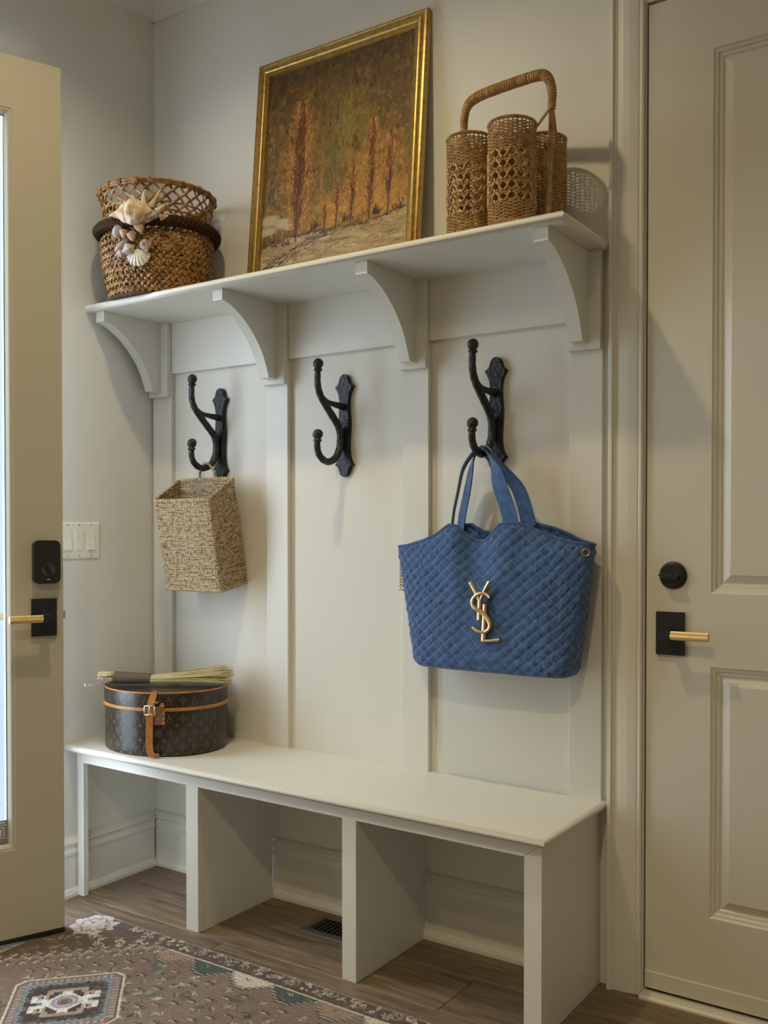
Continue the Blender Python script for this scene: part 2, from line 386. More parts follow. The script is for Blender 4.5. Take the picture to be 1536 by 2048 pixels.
structure(MB().box(-.160, -.0005, OY1 - .014, OY1 - .0002, .0, OZ1 - .0002).box(-.120, -.075, OY1 - .026, OY1 - .014, .0, OZ1 - .0002).build('trim_11', JAMB), 'grey-blue latch side jamb of the front doorway', 'trim')
# crown moulding (bottom edge 2.905)
cp = [(0, 2.905), (0.010, 2.905), (0.013, 2.918), (0.020, 2.922), (0.024, 2.934), (0.040, 2.950), (0.062, 2.985), (0.078, 3.015), (0.085, 3.018), (0.088, 3.032), (0.098, 3.036), (0.102, CZ), (0, CZ)]
structure(MB().prism(cp, lambda a, z, h: (h, -a, z), 0.0, XR).build('trim_1', TRIM), 'white crown moulding over the bench wall', 'trim')
structure(MB().prism(cp, lambda a, z, h: (a, h, z), -0.003, YB).build('trim_2', TRIM), 'white crown moulding over the left wall', 'trim')
# baseboards
bp_ = [(0, 0), (0.027, 0), (0.027, 0.010), (0.022, 0.022), (0.016, 0.026), (0.0155, 0.128), (0.019, 0.131), (0.020, 0.140), (0.0165, 0.150), (0.0155, 0.158), (0.022, 0.166), (0.022, 0.172), (0.010, 0.183), (0, 0.186)]
structure(MB().prism(bp_, lambda a, z, h: (h, -a, z), 0.0, 1.603).build('baseboard_back', TRIM), 'white moulded baseboard under the bench along the back wall', 'baseboard')
structure(MB().prism(bp_, lambda a, z, h: (h, -a, z), 2.648, XR).build('baseboard_back_right', TRIM), 'white moulded baseboard right of the side door', 'baseboard')
structure(MB().prism(bp_, lambda a, z, h: (a, h, z), -0.027, -0.424).build('baseboard_left', TRIM), 'white moulded baseboard on the left wall beside the front doorway', 'baseboard')

# battens and frieze on the back wall
BX = [0.008, 0.520, 1.032, 1.543]; BW = 0.087; BT = 0.018
for x in BX: MB().box(x, x + BW, -BT, -0.0002, 0.470, 1.862, 0.0012, 1).build('batten', TRIM, WB)
for i in range(3): MB().box(BX[i] + BW + 0.0004, BX[i + 1] - 0.0004, -BT + 0.0015, -0.0002, 1.690, 1.860, 0.0012, 1).build('frieze_board', TRIM, WB)

# casing of the side door (profile across its width, protrusion)
cas = [(0, 0), (0, 0.024), (0.002, 0.0265), (0.010, 0.0265), (0.0125, 0.022), (0.0135, 0.019), (0.017, 0.019), (0.0185, 0.0165), (0.022, 0.0175), (0.034, 0.0185), (0.050, 0.0175), (0.064, 0.0145), (0.071, 0.0125), (0.0725, 0.0105), (0.0755, 0.0115), (0.080, 0.0115), (0.083, 0.009), (0.084, 0)]
CX0 = 1.6475
def casing(nm, x0, sgn, label):
    return structure(MB().prism(cas, lambda a, p, z: (x0 + sgn * a, -p, z), 0.0, 2.545).build(nm, TRIM), label, 'trim')
casing('trim_3', CX0, 1, 'moulded door casing between the bench and the side door')
casing('trim_4', 2.644, -1, 'moulded door casing right of the side door')
structure(MB().prism(cas, lambda a, p, h: (h, -p, 2.5455 + 0.084 - a), CX0, 2.644).build('trim_5', TRIM), 'moulded head casing above the side door', 'trim')
structure(MB().prism(cas, lambda a, p, h: (p, -0.4255 - a, h), 0.0, OZ1 + 0.005).build('trim_6', TRIM), 'moulded casing on the latch side of the front doorway', 'trim')
structure(MB().prism(cas, lambda a, p, h: (p, -1.486 + a, h), 0.0, OZ1 + 0.005).build('trim_7', TRIM), 'moulded casing on the hinge side of the front doorway', 'trim')
structure(MB().prism(cas, lambda a, p, h: (p, h, OZ1 + 0.066 - a * .72), -1.486, -0.4255).build('trim_8', TRIM), 'moulded head casing above the front doorway', 'trim')

# ------------------------------------------------------------------ side door (two raised panels)
DXA, DXB, DZA, DZB, DY = 1.7385, 2.551, 0.028, 2.4445, 0.003
D2 = MB()
pX0, pX1 = 1.895, 2.394
pz = [(0.225, 0.829), (1.005, 2.299)]
for q in [(DXA, pX0, DZA, DZB), (pX1, DXB, DZA, DZB), (pX0, pX1, DZA, pz[0][0]), (pX0, pX1, pz[0][1], pz[1][0]), (pX0, pX1, pz[1][1], DZB)]:
    D2.box(q[0], q[1], DY, DY + 0.040, q[2], q[3])
D2 = structure(D2.build('door_2', DOORP), 'greige two-panel side door with a round deadbolt, right of the bench', 'door')
def raised_panel(x0, x1, z0, z1):
    rings = [(0, 0.0), (0.004, 0.0035), (0.010, 0.0055), (0.013, 0.009), (0.020, 0.0105), (0.023, 0.0135), (0.026, 0.0135), (0.043, 0.0055), (0.0445, 0.0035)]
    V = []; Fc = []
    for i, d in rings:
        V += [(x0 + i, DY + d, z0 + i), (x1 - i, DY + d, z0 + i), (x1 - i, DY + d, z1 - i), (x0 + i, DY + d, z1 - i)]
    for k in range(len(rings) - 1):
        for j in range(4): Fc.append((4 * k + j, 4 * k + (j + 1) % 4, 4 * k + 4 + (j + 1) % 4, 4 * k + 4 + j))
    n = 4 * (len(rings) - 1); Fc.append((n, n + 1, n + 2, n + 3))
    b = MB(); b.add(V, Fc); b.box(x0, x1, DY + 0.018, DY + 0.038, z0, z1)
    b.build('panel', DOORP, D2, angle=0.1)
for a, b in pz: raised_panel(pX0, pX1, a, b)
# sweep and threshold
MB().box(DXA, DXB, DY - 0.004, DY + 0.0005, 0.020, 0.062, 0.001, 1).build('door_sweep', DOORP, D2)
MB().box(DXA + .002, DXB - .002, DY + 0.004, DY + 0.030, 0.013, 0.020).build('sweep_brush', RUBBER, D2)
structure(MB().prism([(-0.030, 0.0), (-0.030, 0.005), (-0.024, 0.009), (0.02, 0.012), (0.09, 0.012), (0.09, 0)], lambda a, z, h: (h, a, z), 1.7335, 2.5555).build('threshold', TRIM), 'pale threshold strip under the side door', 'threshold')
structure(MB().box(DX0 + .0005, DX0 + 0.0022, -0.0015, 0.115, 0.012, DZ1 - .001).build('trim_9', TRIM), 'thin jamb edge of the side door', 'trim')
for q in ((DX0 + .0024, DX0 + .016, DZ1), (DX1 - .016, DX1 - .0005, DZ1)):
    structure(MB().box(q[0], q[1], .0465, .112, .012, DZ1 - .002).build('trim_10', TRIM), 'door stop inside the side door frame', 'trim')
MB().box(DXA - .004, DXA + .004, .0434, .0462, .03, DZB + .004).build('gap_seal', RUBBER, D2)  # black strips added with the stops to keep the door gap dark
MB().box(DXB - .004, DXB + .003, .0434, .0462, .03, DZB + .004).build('gap_seal', RUBBER, D2)
MB().box(DXA - .004, DXB + .003, .0434, .0462, DZB, DZB + .0065).build('gap_seal', RUBBER, D2)
structure(MB().box(DX0 - .1, DX1 + .1, .125, .14, -.02, DZ1 + .1).build('door_gap_backing', DARKW), 'unseen dark panel added behind the side door to block the sky', 'wall')  # unseen sheet added to stop sky light leaking round the door
# deadbolt
def rot_from(origin, right, out, up):
    o, r, n, u = Vector(origin), Vector(right), Vector(out), Vector(up)
    return lambda x, y, h: o + r * x + u * y + n * h
LK = onY(1343, 1151, -0.012)
fm = rot_from((LK.x, DY - 0.0001, LK.z), (1, 0, 0), (0, -1, 0), (0, 0, 1))
b = MB(); b.lathe([(0.0335, 0), (0.0335, 0.004), (0.0325, 0.007), (0.029, 0.009), (0.028, 0.0115), (0.0265, 0.0125), (0.0262, 0.0115), (0.001, 0.0115)], fm, 40)
DB = b.build('deadbolt', BLACK, D2, label='round black deadbolt rose')
b = MB(); o_ = fm(-0.004, -0.002, 0.0117)
V = []; Fc = []
prof = [(-0.024, 0.002), (-0.018, 0.0062), (-0.008, 0.0078), (0.004, 0.008), (0.014, 0.0072), (0.022, 0.003)]
for z_, k in ((0, 1.0), (0.014, 0.85), (0.018, 0.55)):
    for x, hw in prof: V.append(o_ + Vector((x, -z_, hw * k - 0.12 * x)))
    for x, hw in prof[::-1]: V.append(o_ + Vector((x, -z_, -hw * k - 0.12 * x)))
n = len(prof) * 2
for l in range(2):
    for i in range(n): Fc.append((l * n + i, l * n + (i + 1) % n, (l + 1) * n + (i + 1) % n, (l + 1) * n + i))
Fc.append(tuple(range(2 * n, 3 * n))); b.add(V, Fc); b.build('thumb_turn', BLACK, DB)
MB().lathe([(0.0035, 0.0116), (0.0035, 0.0135), (0.0012, 0.0137)], rot_from(fm(0.010, 0.0005, 0), (1, 0, 0), (0, -1, 0), (0, 0, 1)), 10).build('screw', BRASS, DB)

def lever_set(parent, O, R, n, up, hand):
    """O centre of the rose on the door face, R along the door towards the hinge, n out of the face"""
    O, R, n, up = map(Vector, (O, R, n, up))
    P = lambda a, b_, h: O + R * a + up * b_ + n * h
    hw, hh, t = 0.0345, 0.0525, 0.0085
    b = MB(); b.add([P(-hw, -hh, 0.0001), P(hw, -hh, 0.0001), P(hw, hh, 0.0001), P(-hw, hh, 0.0001), P(-hw, -hh, t), P(hw, -hh, t), P(hw, hh, t), P(-hw, hh, t)],
                    [(0, 3, 2, 1), (4, 5, 6, 7), (0, 1, 5, 4), (1, 2, 6, 5), (2, 3, 7, 6), (3, 0, 4, 7)])
    rose = b.build('rose_plate', BLACK, parent, label='black square rose plate')
    b = MB()
    b.lathe([(0.0125, t + 0.0001), (0.0125, t + 0.030), (0.0105, t + 0.033), (0.0105, t + 0.045)], lambda x, y, h: P(x, y, h), 20)
    # square arm that turns the corner into the grip
    a0, a1 = -0.012, 0.016; q = 0.0095; h0, h1 = t + 0.034, t + 0.053
    b.add([P(a0, -q, h0), P(a1, -q, h0), P(a1, q, h0), P(a0, q, h0), P(a0, -q, h1), P(a1, -q, h1), P(a1, q, h1), P(a0, q, h1)], [(0, 3, 2, 1), (4, 5, 6, 7), (0, 1, 5, 4), (1, 2, 6, 5), (2, 3, 7, 6), (3, 0, 4, 7)])
    b.build('lever_neck', BLACK, rose)
    b = MB(); S = 44; r0 = 0.0102; hc = (h0 + h1) / 2
    V = []
    for a in (0.0162, 0.1050):
        for k in range(S):
            rr = r0 + (0.0005 if k % 2 else -0.0004); V.append(P(a, rr * math.cos(2 * PI * k / S), hc + rr * math.sin(2 * PI * k / S)))
    b.add(V, [(k, (k + 1) % S, S + (k + 1) % S, S + k) for k in range(S)] + [tuple(range(S)), tuple(range(S, 2 * S))])
    b.build('lever_grip', BRASS, parent, label='ribbed brass lever grip')
    b = MB()
    for s_ in (0.020, -0.020): b.lathe([(0.0016, t), (0.0016, t + 0.0006)], lambda x, y, h: P(x, y + s_, h), 8)
    b.build('set_screw', DARKGREY, rose)
RC = onY(1340, 1267, -0.004)
lever_set(D2, (RC.x, DY, RC.z), (1, 0, 0), (0, -1, 0), (0, 0, 1), 1)

# ------------------------------------------------------------------ front door, standing ajar
ANG = math.radians(21.5); DW = 0.874
dd = Vector((math.sin(ANG), math.cos(ANG), 0)); dn = Vector((dd.y, -dd.x, 0)); FA = Vector((0.239, -0.5735, 0))   # free edge, interior face
FD = lambda s, h, z: FA - dd * s + dn * h + Vector((0, 0, z))     # s from free edge to hinge, h out of the inner face
def dbox(b, s0, s1, h0, h1, z0, z1):
    return b.add([FD(s0, h0, z0), FD(s1, h0, z0), FD(s1, h1, z0), FD(s0, h1, z0), FD(s0, h0, z1), FD(s1, h0, z1), FD(s1, h1, z1), FD(s0, h1, z1)],
                 [(0, 3, 2, 1), (4, 5, 6, 7), (0, 1, 5, 4), (1, 2, 6, 5), (2, 3, 7, 6), (3, 0, 4, 7)])
b = MB(); Z0, Z1 = 0.022, 2.463; g0, g1, gz0, gz1 = 0.134, DW - 0.134, 0.268, 2.318
dbox(b, 0, g0, -0.044, 0, Z0, Z1); dbox(b, g1, DW, -0.044, 0, Z0, Z1); dbox(b, g0, g1, -0.044, 0, Z0, gz0); dbox(b, g0, g1, -0.044, 0, gz1, Z1)
D1 = structure(b.build('door_1', DOORL), 'cream glazed front door standing ajar at the left', 'door')
b = MB()
for q in ((0.0005, g0, Z0, Z1), (g1, DW - .0005, Z0, Z1), (g0, g1, Z0, gz0), (g0, g1, gz1, Z1)): dbox(b, q[0], q[1], -0.0455, -0.0442, q[2], q[3])
b.build('bounce_skin', DOORX, D1, label='white outer skin added to bounce daylight')  # white skin added to bounce daylight onto the left wall
def lite_frame(h_out, h_in):
    b = MB(); rings = [(0, h_out * 0.0), (0.001, h_out), (0.006, h_out), (0.010, h_out - 0.002), (0.016, h_in), (0.0165, h_in - 0.004)]
    V = []; Fc = []
    for i, d in rings: V += [FD(g0 + i, d, gz0 + i), FD(g1 - i, d, gz0 + i), FD(g1 - i, d, gz1 - i), FD(g0 + i, d, gz1 - i)]
    for k in range(len(rings) - 1):
        for j in range(4): Fc.append((4 * k + j, 4 * k + (j + 1) % 4, 4 * k + 4 + (j + 1) % 4, 4 * k + 4 + j))
    b.add(V, Fc); return b
lite_frame(-0.002, -0.012).build('glazing_frame', DOORL, D1, angle=0.1)
b = MB(); dbox(b, g0 + .012, g0 + .020, -0.034, -0.0165, gz0 + .012, gz1 - .012); dbox(b, g1 - .020, g1 - .012, -0.034, -0.0165, gz0 + .012, gz1 - .012); dbox(b, g0 + .02, g1 - .02, -0.034, -0.0165, gz0 + .012, gz0 + .020); dbox(b, g0 + .02, g1 - .02, -0.034, -0.0165, gz1 - .02, gz1 - .012)
b.build('glazing_spacer', ALU, D1)
b = MB(); dbox(b, g0 + .016, g1 - .016, -0.0205, -0.0165, gz0 + .016, gz1 - .016); PANE = b.build('pane', GLASS, D1)
# rating sticker at the lower corner of the glass
b = MB(); dbox(b, g0 + .0175, g0 + .062, -0.0163, -0.0158, gz0 + .019, gz0 + .083); ST = b.build('sticker', GREYST, D1, label='grey rating sticker on the glass')
b = MB()
for q in [(.020, .060, .069, .071), (.024, .058, .075, .079), (.020, .060, .034, .0355), (.026, .0285, .040, .064), (.026, .054, .062, .064), (.0515, .054, .040, .064), (.034, .038, .040, .058), (.042, .046, .040, .058)]:
    dbox(b, g0 + q[0], g0 + q[1], -0.0157, -0.0154, gz0 + q[2], gz0 + q[3])
b.build('sticker_print', WHITEST, ST)
b = MB(); dbox(b, 0.001, DW - .001, -0.043, 0.0015, 0.0095, 0.0219); dbox(b, 0.001, DW - .001, 0.0015, 0.004, 0.014, 0.020); b.build('door_sweep', RUBBER, D1)
b = MB(); dbox(b, -0.0015, -0.0001, -0.034, -0.010, 0.855, 0.975); b.build('latch_plate', BLACK, D1)
b = MB(); dbox(b, -0.011, -0.0016, -0.030, -0.016, 0.905, 0.925); b.build('latch_bolt', ALU, D1)
lever_set(D1, FD(0.0545, 0, 0.9125), -dd, dn, (0, 0, 1), 1)
lever_set(D1, FD(0.0545, -0.0456, 0.9125), -dd, -dn, (0, 0, 1), 1)
# electronic lock body with rounded corners
b = MB(); c0, c1, zc0, zc1, rr = 0.013, 0.086, 1.008, 1.129, 0.016
poly = []
for cx_, cz_, a0 in ((c1 - rr, zc1 - rr, 0), (c0 + rr, zc1 - rr, 90), (c0 + rr, zc0 + rr, 180), (c1 - rr, zc0 + rr, 270)):
    for k in range(9): a = math.radians(a0 + k * 11.25); poly.append((cx_ + rr * math.cos(a), cz_ + rr * math.sin(a)))
def lockfn(a, z, h): return FD(a, h, z)
mid = ((c0 + c1) / 2, (zc0 + zc1) / 2)
b.prism(poly, lockfn, 0.0002, 0.023, True)
b.prism([((a - mid[0]) * .965 + mid[0], (z - mid[1]) * .98 + mid[1]) for a, z in poly], lockfn, 0.023, 0.0255, True)
LOCK = b.build('smart_lock', BLACK, D1, label='black rounded electronic lock')
km = rot_from(FD(0.0475, 0.0256, 1.046), -dd, dn, (0, 0, 1))
b = MB(); b.lathe([(0.0185, 0), (0.0185, 0.0012), (0.017, 0.0012), (0.017, 0.0005), (0.001, 0.0005)], km, 36)
KN = b.build('knob_ring', DARKGREY, LOCK)
b = MB(); ca, sa = math.cos(math.radians(115)), math.sin(math.radians(115))
V = [];
for h_, hw in ((0.0006, .0055), (0.012, .0038)):
    for a, q in ((-.016, -hw), (.016, -hw), (.016, hw), (-.016, hw)): V.append(km(-(a * ca - q * sa), a * sa + q * ca, h_))
b.add(V, [(4, 5, 6, 7), (0, 1, 5, 4), (1, 2, 6, 5), (2, 3, 7, 6), (3, 0, 4, 7)]); b.build('thumb_turn', BLACK, LOCK)
b = MB()
for i, w_ in enumerate((.0016, .0016, .0012, .0016)): dbox(b, 0.0425 + i * .0024, 0.0425 + i * .0024 + w_, 0.0256, 0.0258, 1.0185, 1.0215)
b.build('maker_mark', WHITEST, LOCK)

#@@FURNITURE
# ================================================================== built-in bench and shelf
BZ = 0.4705
BENCH = thing('storage_bench', (0.82, -0.19, 0), 'white built-in bench with three open cubbies along the panelled wall', 'bench')
def bz(x): return BZ + 0.011 * (1 - x / 1.643)          # the bench climbs a little towards the left wall
def slab(x0, x1, y0, y1, t, nose, zf, seg=8, right=True):
    """board with a bullnose along its front and right edge"""
    r = t / 2; b = MB()
    prof = [(0, 0)] + [(nose + r * math.sin(a), 0) for a in (0,)] 
    ring = [(-r + r * math.cos(a), -r * math.sin(a)) for a in np.linspace(-PI / 2, PI / 2, seg)]   # (outwards, z about mid)
    V = []; nS = len(ring)
    # rails: back-left, front-left, front-right corner, back-right, each a copy of the nose section
    for (px, py, ox, oy) in ((x0, y0, 0, -1), (x1, y0, 1 if right else 0, -1), (x1, y1, 1 if right else 0, 0)):
        for (o_, z_) in ring: V.append((px + ox * o_, py + oy * o_, zf(px) - r - z_ * -1))
    Fc = []
    for k in range(2):
        for i in range(nS - 1): Fc.append((k * nS + i, k * nS + i + 1, (k + 1) * nS + i + 1, (k + 1) * nS + i))
    b.add(V, Fc, True)
    top = [0, nS, 2 * nS] if ring[0][1] > 0 else [nS - 1, 2 * nS - 1, 3 * nS - 1]
    bot = [nS - 1, 2 * nS - 1, 3 * nS - 1] if ring[0][1] > 0 else [0, nS, 2 * nS]
    o = len(b.v)
    b.v += [(x0, y1, zf(x0)), (x0, y1, zf(x0) - t)]
    b.f += [(top[0], top[1], top[2], o), (bot[0], o + 1, bot[2], bot[1]), (o, o + 1, bot[0], top[0]), tuple([o] + [top[2]] + [bot[2]] + [o + 1])]; b.sm += [False] * 4
    return b
slab(0.0005, 1.6435, -0.389, -0.0005, 0.020, 0.01, bz).build('bench_top', TRIM, BENCH, angle=1.2)
FY = -0.356; ST_ = 0.019
def tbox(b, x0, x1, y0, y1, z0, zt, bev=.001):
    return b.add([(x0, y0, z0), (x1, y0, z0), (x1, y1, z0), (x0, y1, z0), (x0, y0, zt(x0)), (x1, y0, zt(x1)), (x1, y1, zt(x1)), (x0, y1, zt(x0))],
                 [(0, 3, 2, 1), (4, 5, 6, 7), (0, 1, 5, 4), (1, 2, 6, 5), (2, 3, 7, 6), (3, 0, 4, 7)])
under = lambda x: bz(x) - 0.0203
b = MB()
b.add([(x, y, z) for xb, xt in ((0.023, 0.023), (1.5788, 1.6218)) for y in (FY, FY + ST_) for x, z in ((xb, under(xb) - 0.036), (xt, under(xt)))], [(0, 1, 3, 2), (4, 6, 7, 5), (0, 4, 5, 1), (2, 3, 7, 6), (1, 5, 7, 3), (0, 2, 6, 4)])
b.build('face_rail', TRIM, BENCH)
for x0, x1 in ((0.0235, 0.052), (0.5045, 0.5525), (1.065, 1.1095)):
    MB().box(x0, x1, FY, FY + ST_, 0.0004, under(x0) - 0.0362, 0.001, 1).build('stile', TRIM, BENCH)
MB().prism([(1.5792, .0004), (1.6225, .0004), (1.6225, under(1.6225) - .0004), (1.5792, under(1.5792) - .0368)], lambda x, z, h: (x, h, z), FY, FY + ST_).build('stile', TRIM, BENCH)
def notched(x0, x1):
    zt = under(x1) - .0002
    return MB().prism([(FY + ST_ + .0002, .0004), (-.0275, .0004), (-.0275, .1866), (-.0006, .1866), (-.0006, zt), (FY + ST_ + .0002, zt)], lambda y, z, h: (h, y, z), x0, x1)
for x1 in (0.5515, 1.1085): notched(x1 - 0.019, x1).build('divider', TRIM, BENCH)
tbox(MB(), 1.6035, 1.6225, FY + ST_ + .0002, -0.0006, 0.0004, lambda x: under(x) - .0002).build('end_panel', TRIM, BENCH)

SHZ = 1.882
SHELF = thing('wall_shelf', (0.82, -0.0, 1.60), 'long white wall shelf on four curved brackets above the hooks', 'shelf')
slab(0.0005, 1.6465, -0.3005, -0.0005, 0.023, 0.01, lambda x: SHZ).build('shelf_board', TRIM, SHELF, angle=1.2)
brk = [(-0.0365, 1.8585), (-0.278, 1.8585), (-0.278, 1.826)] + [(p.x, p.y) for p in spline([(-0.266, 1.824, 0), (-0.240, 1.816, 0), (-0.190, 1.789, 0), (-0.139, 1.745, 0), (-0.102, 1.697, 0), (-0.079, 1.646, 0), (-0.073, 1.628, 0)], 5)] + [(-0.0365, 1.628)]
for i, x in enumerate(BX):
    MB().box(x + .0005, x + BW + .001, -0.0365, -BT - .0002, 1.612, 1.8585, 0.001, 1).build('bracket_plate', TRIM, SHELF)
    xm = x + BW / 2 + (-0.004 if i < 3 else -0.006)
    MB().prism(brk, lambda a, z, h: (h, a, z), xm - 0.0185, xm + 0.0185).build('bracket', TRIM, SHELF, angle=0.35)

# ================================================================== iron coat hooks
def make_hook(hx, label):
    H = thing('coat_hook', (hx, 0, 1.317), label, 'hook', 'black iron coat hooks')
    half = [(0.0, 1.6245), (0.008, 1.6225), (0.0145, 1.617), (0.018, 1.608), (0.021, 1.598), (0.0275, 1.592), (0.0335, 1.5875), (0.027, 1.577), (0.021, 1.564), (0.0178, 1.548), (0.0172, 1.530), (0.0185, 1.508), (0.0205, 1.485), (0.0205, 1.465), (0.0185, 1.437), (0.0172, 1.412), (0.0182, 1.390), (0.022, 1.372), (0.0275, 1.361), (0.0335, 1.354), (0.027, 1.349), (0.0215, 1.343), (0.0185, 1.334), (0.0145, 1.325), (0.008, 1.319), (0.0, 1.3172)]
    poly = half + [(-a, z) for a, z in half[-2:0:-1]]
    b = MB(); b.prism(poly, lambda a, z, h: (hx + 0.004 + a, h, z), -0.0002, -0.0115)
    b.prism([(a * 0.90, 1.47 + (z - 1.47) * 0.99) for a, z in poly], lambda a, z, h: (hx + 0.004 + a, h, z), -0.0115, -0.0145)
    b.build('back_plate', IRON, H)
    b = MB()
    path = spline([(hx, -0.133, 1.622), (hx, -0.1345, 1.606), (hx, -0.134, 1.578), (hx, -0.125, 1.554), (hx, -0.108, 1.534), (hx, -0.086, 1.514), (hx, -0.060, 1.491), (hx, -0.036, 1.469), (hx, -0.0245, 1.442), (hx, -0.0275, 1.406), (hx, -0.046, 1.375), (hx, -0.076, 1.3595), (hx, -0.103, 1.361), (hx, -0.126, 1.375), (hx, -0.136, 1.396), (hx, -0.1355, 1.418)], 4)
    n = len(path); rad = [0.0088 + 0.0022 * math.sin(PI * min(1, max(0, i / n * 1.0))) + 0.0004 * math.sin(i * 1.7) for i in range(n)]
    b.tube(path, rad, 12); b.build('hook_arm', IRON, H)
    b = MB(); b.tube(spline([(hx, -0.112, 1.540), (hx, -0.094, 1.534), (hx, -0.060, 1.530), (hx + .001, -0.0148, 1.527)], 4), [0.0074 + 0.0030 * abs(math.cos(i / 12 * PI)) ** 2 for i in range(13)], 10); b.build('strut', IRON, H)
    for y, z, lean in ((-0.1325, 1.620, 0.06), (-0.1355, 1.416, 0.10)):
        fm_ = lambda x, yy, h: Vector((hx + x, y + yy + lean * h, z + h))
        pr = [(0.0085, -0.004), (0.0118, -0.002), (0.0125, 0.001), (0.0112, 0.004), (0.0095, 0.006)]
        for k in range(10):
            a = -0.9 + k / 9 * (PI / 2 + 0.88); pr.append((max(0.0003, 0.0152 * math.cos(a)), 0.019 + 0.0152 * math.sin(a)))
        MB().lathe(pr, fm_, 20).build('finial', IRON, H)
    for z in (1.612, 1.329): MB().lathe([(0.0034, -0.0146), (0.0034, -0.0156), (0.0018, -0.0158), (0.0014, -0.0150), (0.0002, -0.0150)], lambda x, yy, h: Vector((hx + 0.004 + x, h, z + yy)), 12).build('screw', DARKGREY, H)
    return H
HX = [0.310, 0.8155, 1.3225]
H0 = make_hook(HX[0], 'black wrought iron double coat hook holding the seagrass basket')
for i, lb in ((1, 'black wrought iron double coat hook left empty in the middle bay'), (2, 'black wrought iron double coat hook holding the blue denim tote')):
    h = copy_tree(H0, (HX[i] - HX[0], 0, 0)); h['label'] = lb

# light switch: three rockers
SW = thing('light_switch', (0, -0.33, 1.066), 'ivory triple rocker light switch on the left wall beside the front door', 'switch')
y1, y0, z0, z1 = -0.247, -0.412, 1.068, 1.185
V = [(0.0002, y, z) for y, z in ((y0, z0), (y1, z0), (y1, z1), (y0, z1))] + [(0.004, y, z) for y, z in ((y0 + .001, z0 + .001), (y1 - .001, z0 + .001), (y1 - .001, z1 - .001), (y0 + .001, z1 - .001))] + [(0.0058, y, z) for y, z in ((y0 + .006, z0 + .006), (y1 - .006, z0 + .006), (y1 - .006, z1 - .006), (y0 + .006, z1 - .006))]
MB().add(V, [(3, 2, 1, 0), (8, 9, 10, 11)] + [(k * 4 + j, k * 4 + (j + 1) % 4, k * 4 + 4 + (j + 1) % 4, k * 4 + 4 + j) for k in (0, 1) for j in range(4)]).build('wall_plate', PLASTIC, SW)
for i in range(3):
    yc = (y0 + y1) / 2 + (i - 1) * 0.046; zc = (z0 + z1) / 2
    fr = MB()
    for q in ((yc - .0165, yc - .0145, zc - .033, zc + .033), (yc + .0145, yc + .0165, zc - .033, zc + .033), (yc - .0145, yc + .0145, zc - .033, zc - .031), (yc - .0145, yc + .0145, zc + .031, zc + .033)): fr.box(.0059, .0072, *q)
    rk = fr.build('rocker_frame', PLASTIC, SW)
    up = -1 if i == 1 else 1
    pr = [(.0059, -.0305), (.0075 + (.004 if up > 0 else 0), -.0305), (.0080, 0), (.0075 + (0 if up > 0 else .004), .0305), (.0059, .0305)]
    MB().prism(pr, lambda a, z, h: (a, h, zc + z), yc - .0138, yc + .0138).build('rocker', PLASTIC, rk)
    if i < 2: MB().box(.0059, .0085, yc + .0175, yc + .0205, zc - .006, zc + .006, .0005, 1).build('dimmer_slider', PLASTIC, SW)
    for s in (1, -1): MB().lathe([(.0032, .0058), (.0030, .0072), (.0015, .0076)], lambda x, y, h: Vector((h, yc + x, zc + s * .0485 + y)), 12).build('screw', SCREW, SW)

# floor register under the bench
VT = thing('floor_vent', (0.86, -0.118, 0), 'taupe metal floor register in the middle cubby under the bench', 'vent')
vx0, vx1, vy0, vy1 = 0.772, 1.045, -0.180, -0.045
b = MB(); pf = [(0, 0.0003), (0.004, 0.004), (0.022, 0.0055), (0.024, 0.001)]
V = []; Fc = []
for i, z in pf: V += [(vx0 + i, vy0 + i, z), (vx1 - i, vy0 + i, z), (vx1 - i, vy1 - i, z), (vx0 + i, vy1 - i, z)]
for k in range(3):
    for j in range(4): Fc.append((4 * k + j, 4 * k + (j + 1) % 4, 4 * k + 4 + (j + 1) % 4, 4 * k + 4 + j))
b.add(V, Fc); b.build('frame', VENTM, VT)
MB().box(vx0 + .02, vx1 - .02, vy0 + .02, vy1 - .02, 0.0003, 0.0008).build('duct_dark_sheet', VENTD, VT)  # flat black sheet, shade of the duct put into its colour
for i in range(14):
    x = vx0 + 0.036 + i * 0.0155
    MB().add([(x, vy0 + .024, .0010), (x + .0022, vy0 + .024, .0010), (x + .0066, vy0 + .024, .0052), (x + .0044, vy0 + .024, .0052), (x, vy1 - .024, .0010), (x + .0022, vy1 - .024, .0010), (x + .0066, vy1 - .024, .0052), (x + .0044, vy1 - .024, .0052)],
             [(0, 3, 2, 1), (4, 5, 6, 7), (0, 1, 5, 4), (1, 2, 6, 5), (2, 3, 7, 6), (3, 0, 4, 7)]).build('slat', VENTM, VT)
#@@OBJECTS
# ================================================================== framed painting leaning on the shelf
PW, PH, PT = 0.624, 0.738, 0.025
LEAN = math.asin(0.0655 / PH); PXO = 0.4945
pv = Vector((0, math.sin(LEAN), math.cos(LEAN))); pw = Vector((0, -math.cos(LEAN), math.sin(LEAN)))
PO = Vector((PXO, -0.0662, SHZ + 0.0003))
PP = lambda u, v, w: PO + Vector((u, 0, 0)) + pv * v + pw * w
PAINT = thing('framed_painting', (PXO + PW / 2, -0.075, SHZ), 'autumn landscape oil painting in a gilded frame leaning on the shelf', 'painting')
prof = [(0, 0), (0, 0.017), (0.003, 0.021), (0.008, 0.022), (0.0105, 0.0185), (0.013, 0.0185), (0.015, 0.021), (0.020, 0.0242), (0.025, 0.0250), (0.030, 0.0238), (0.0335, 0.020), (0.0345, 0.0165), (0.037, 0.016), (0.039, 0.0175), (0.0415, 0.017), (0.044, 0.012), (0.045, 0.008), (0.045, 0)]
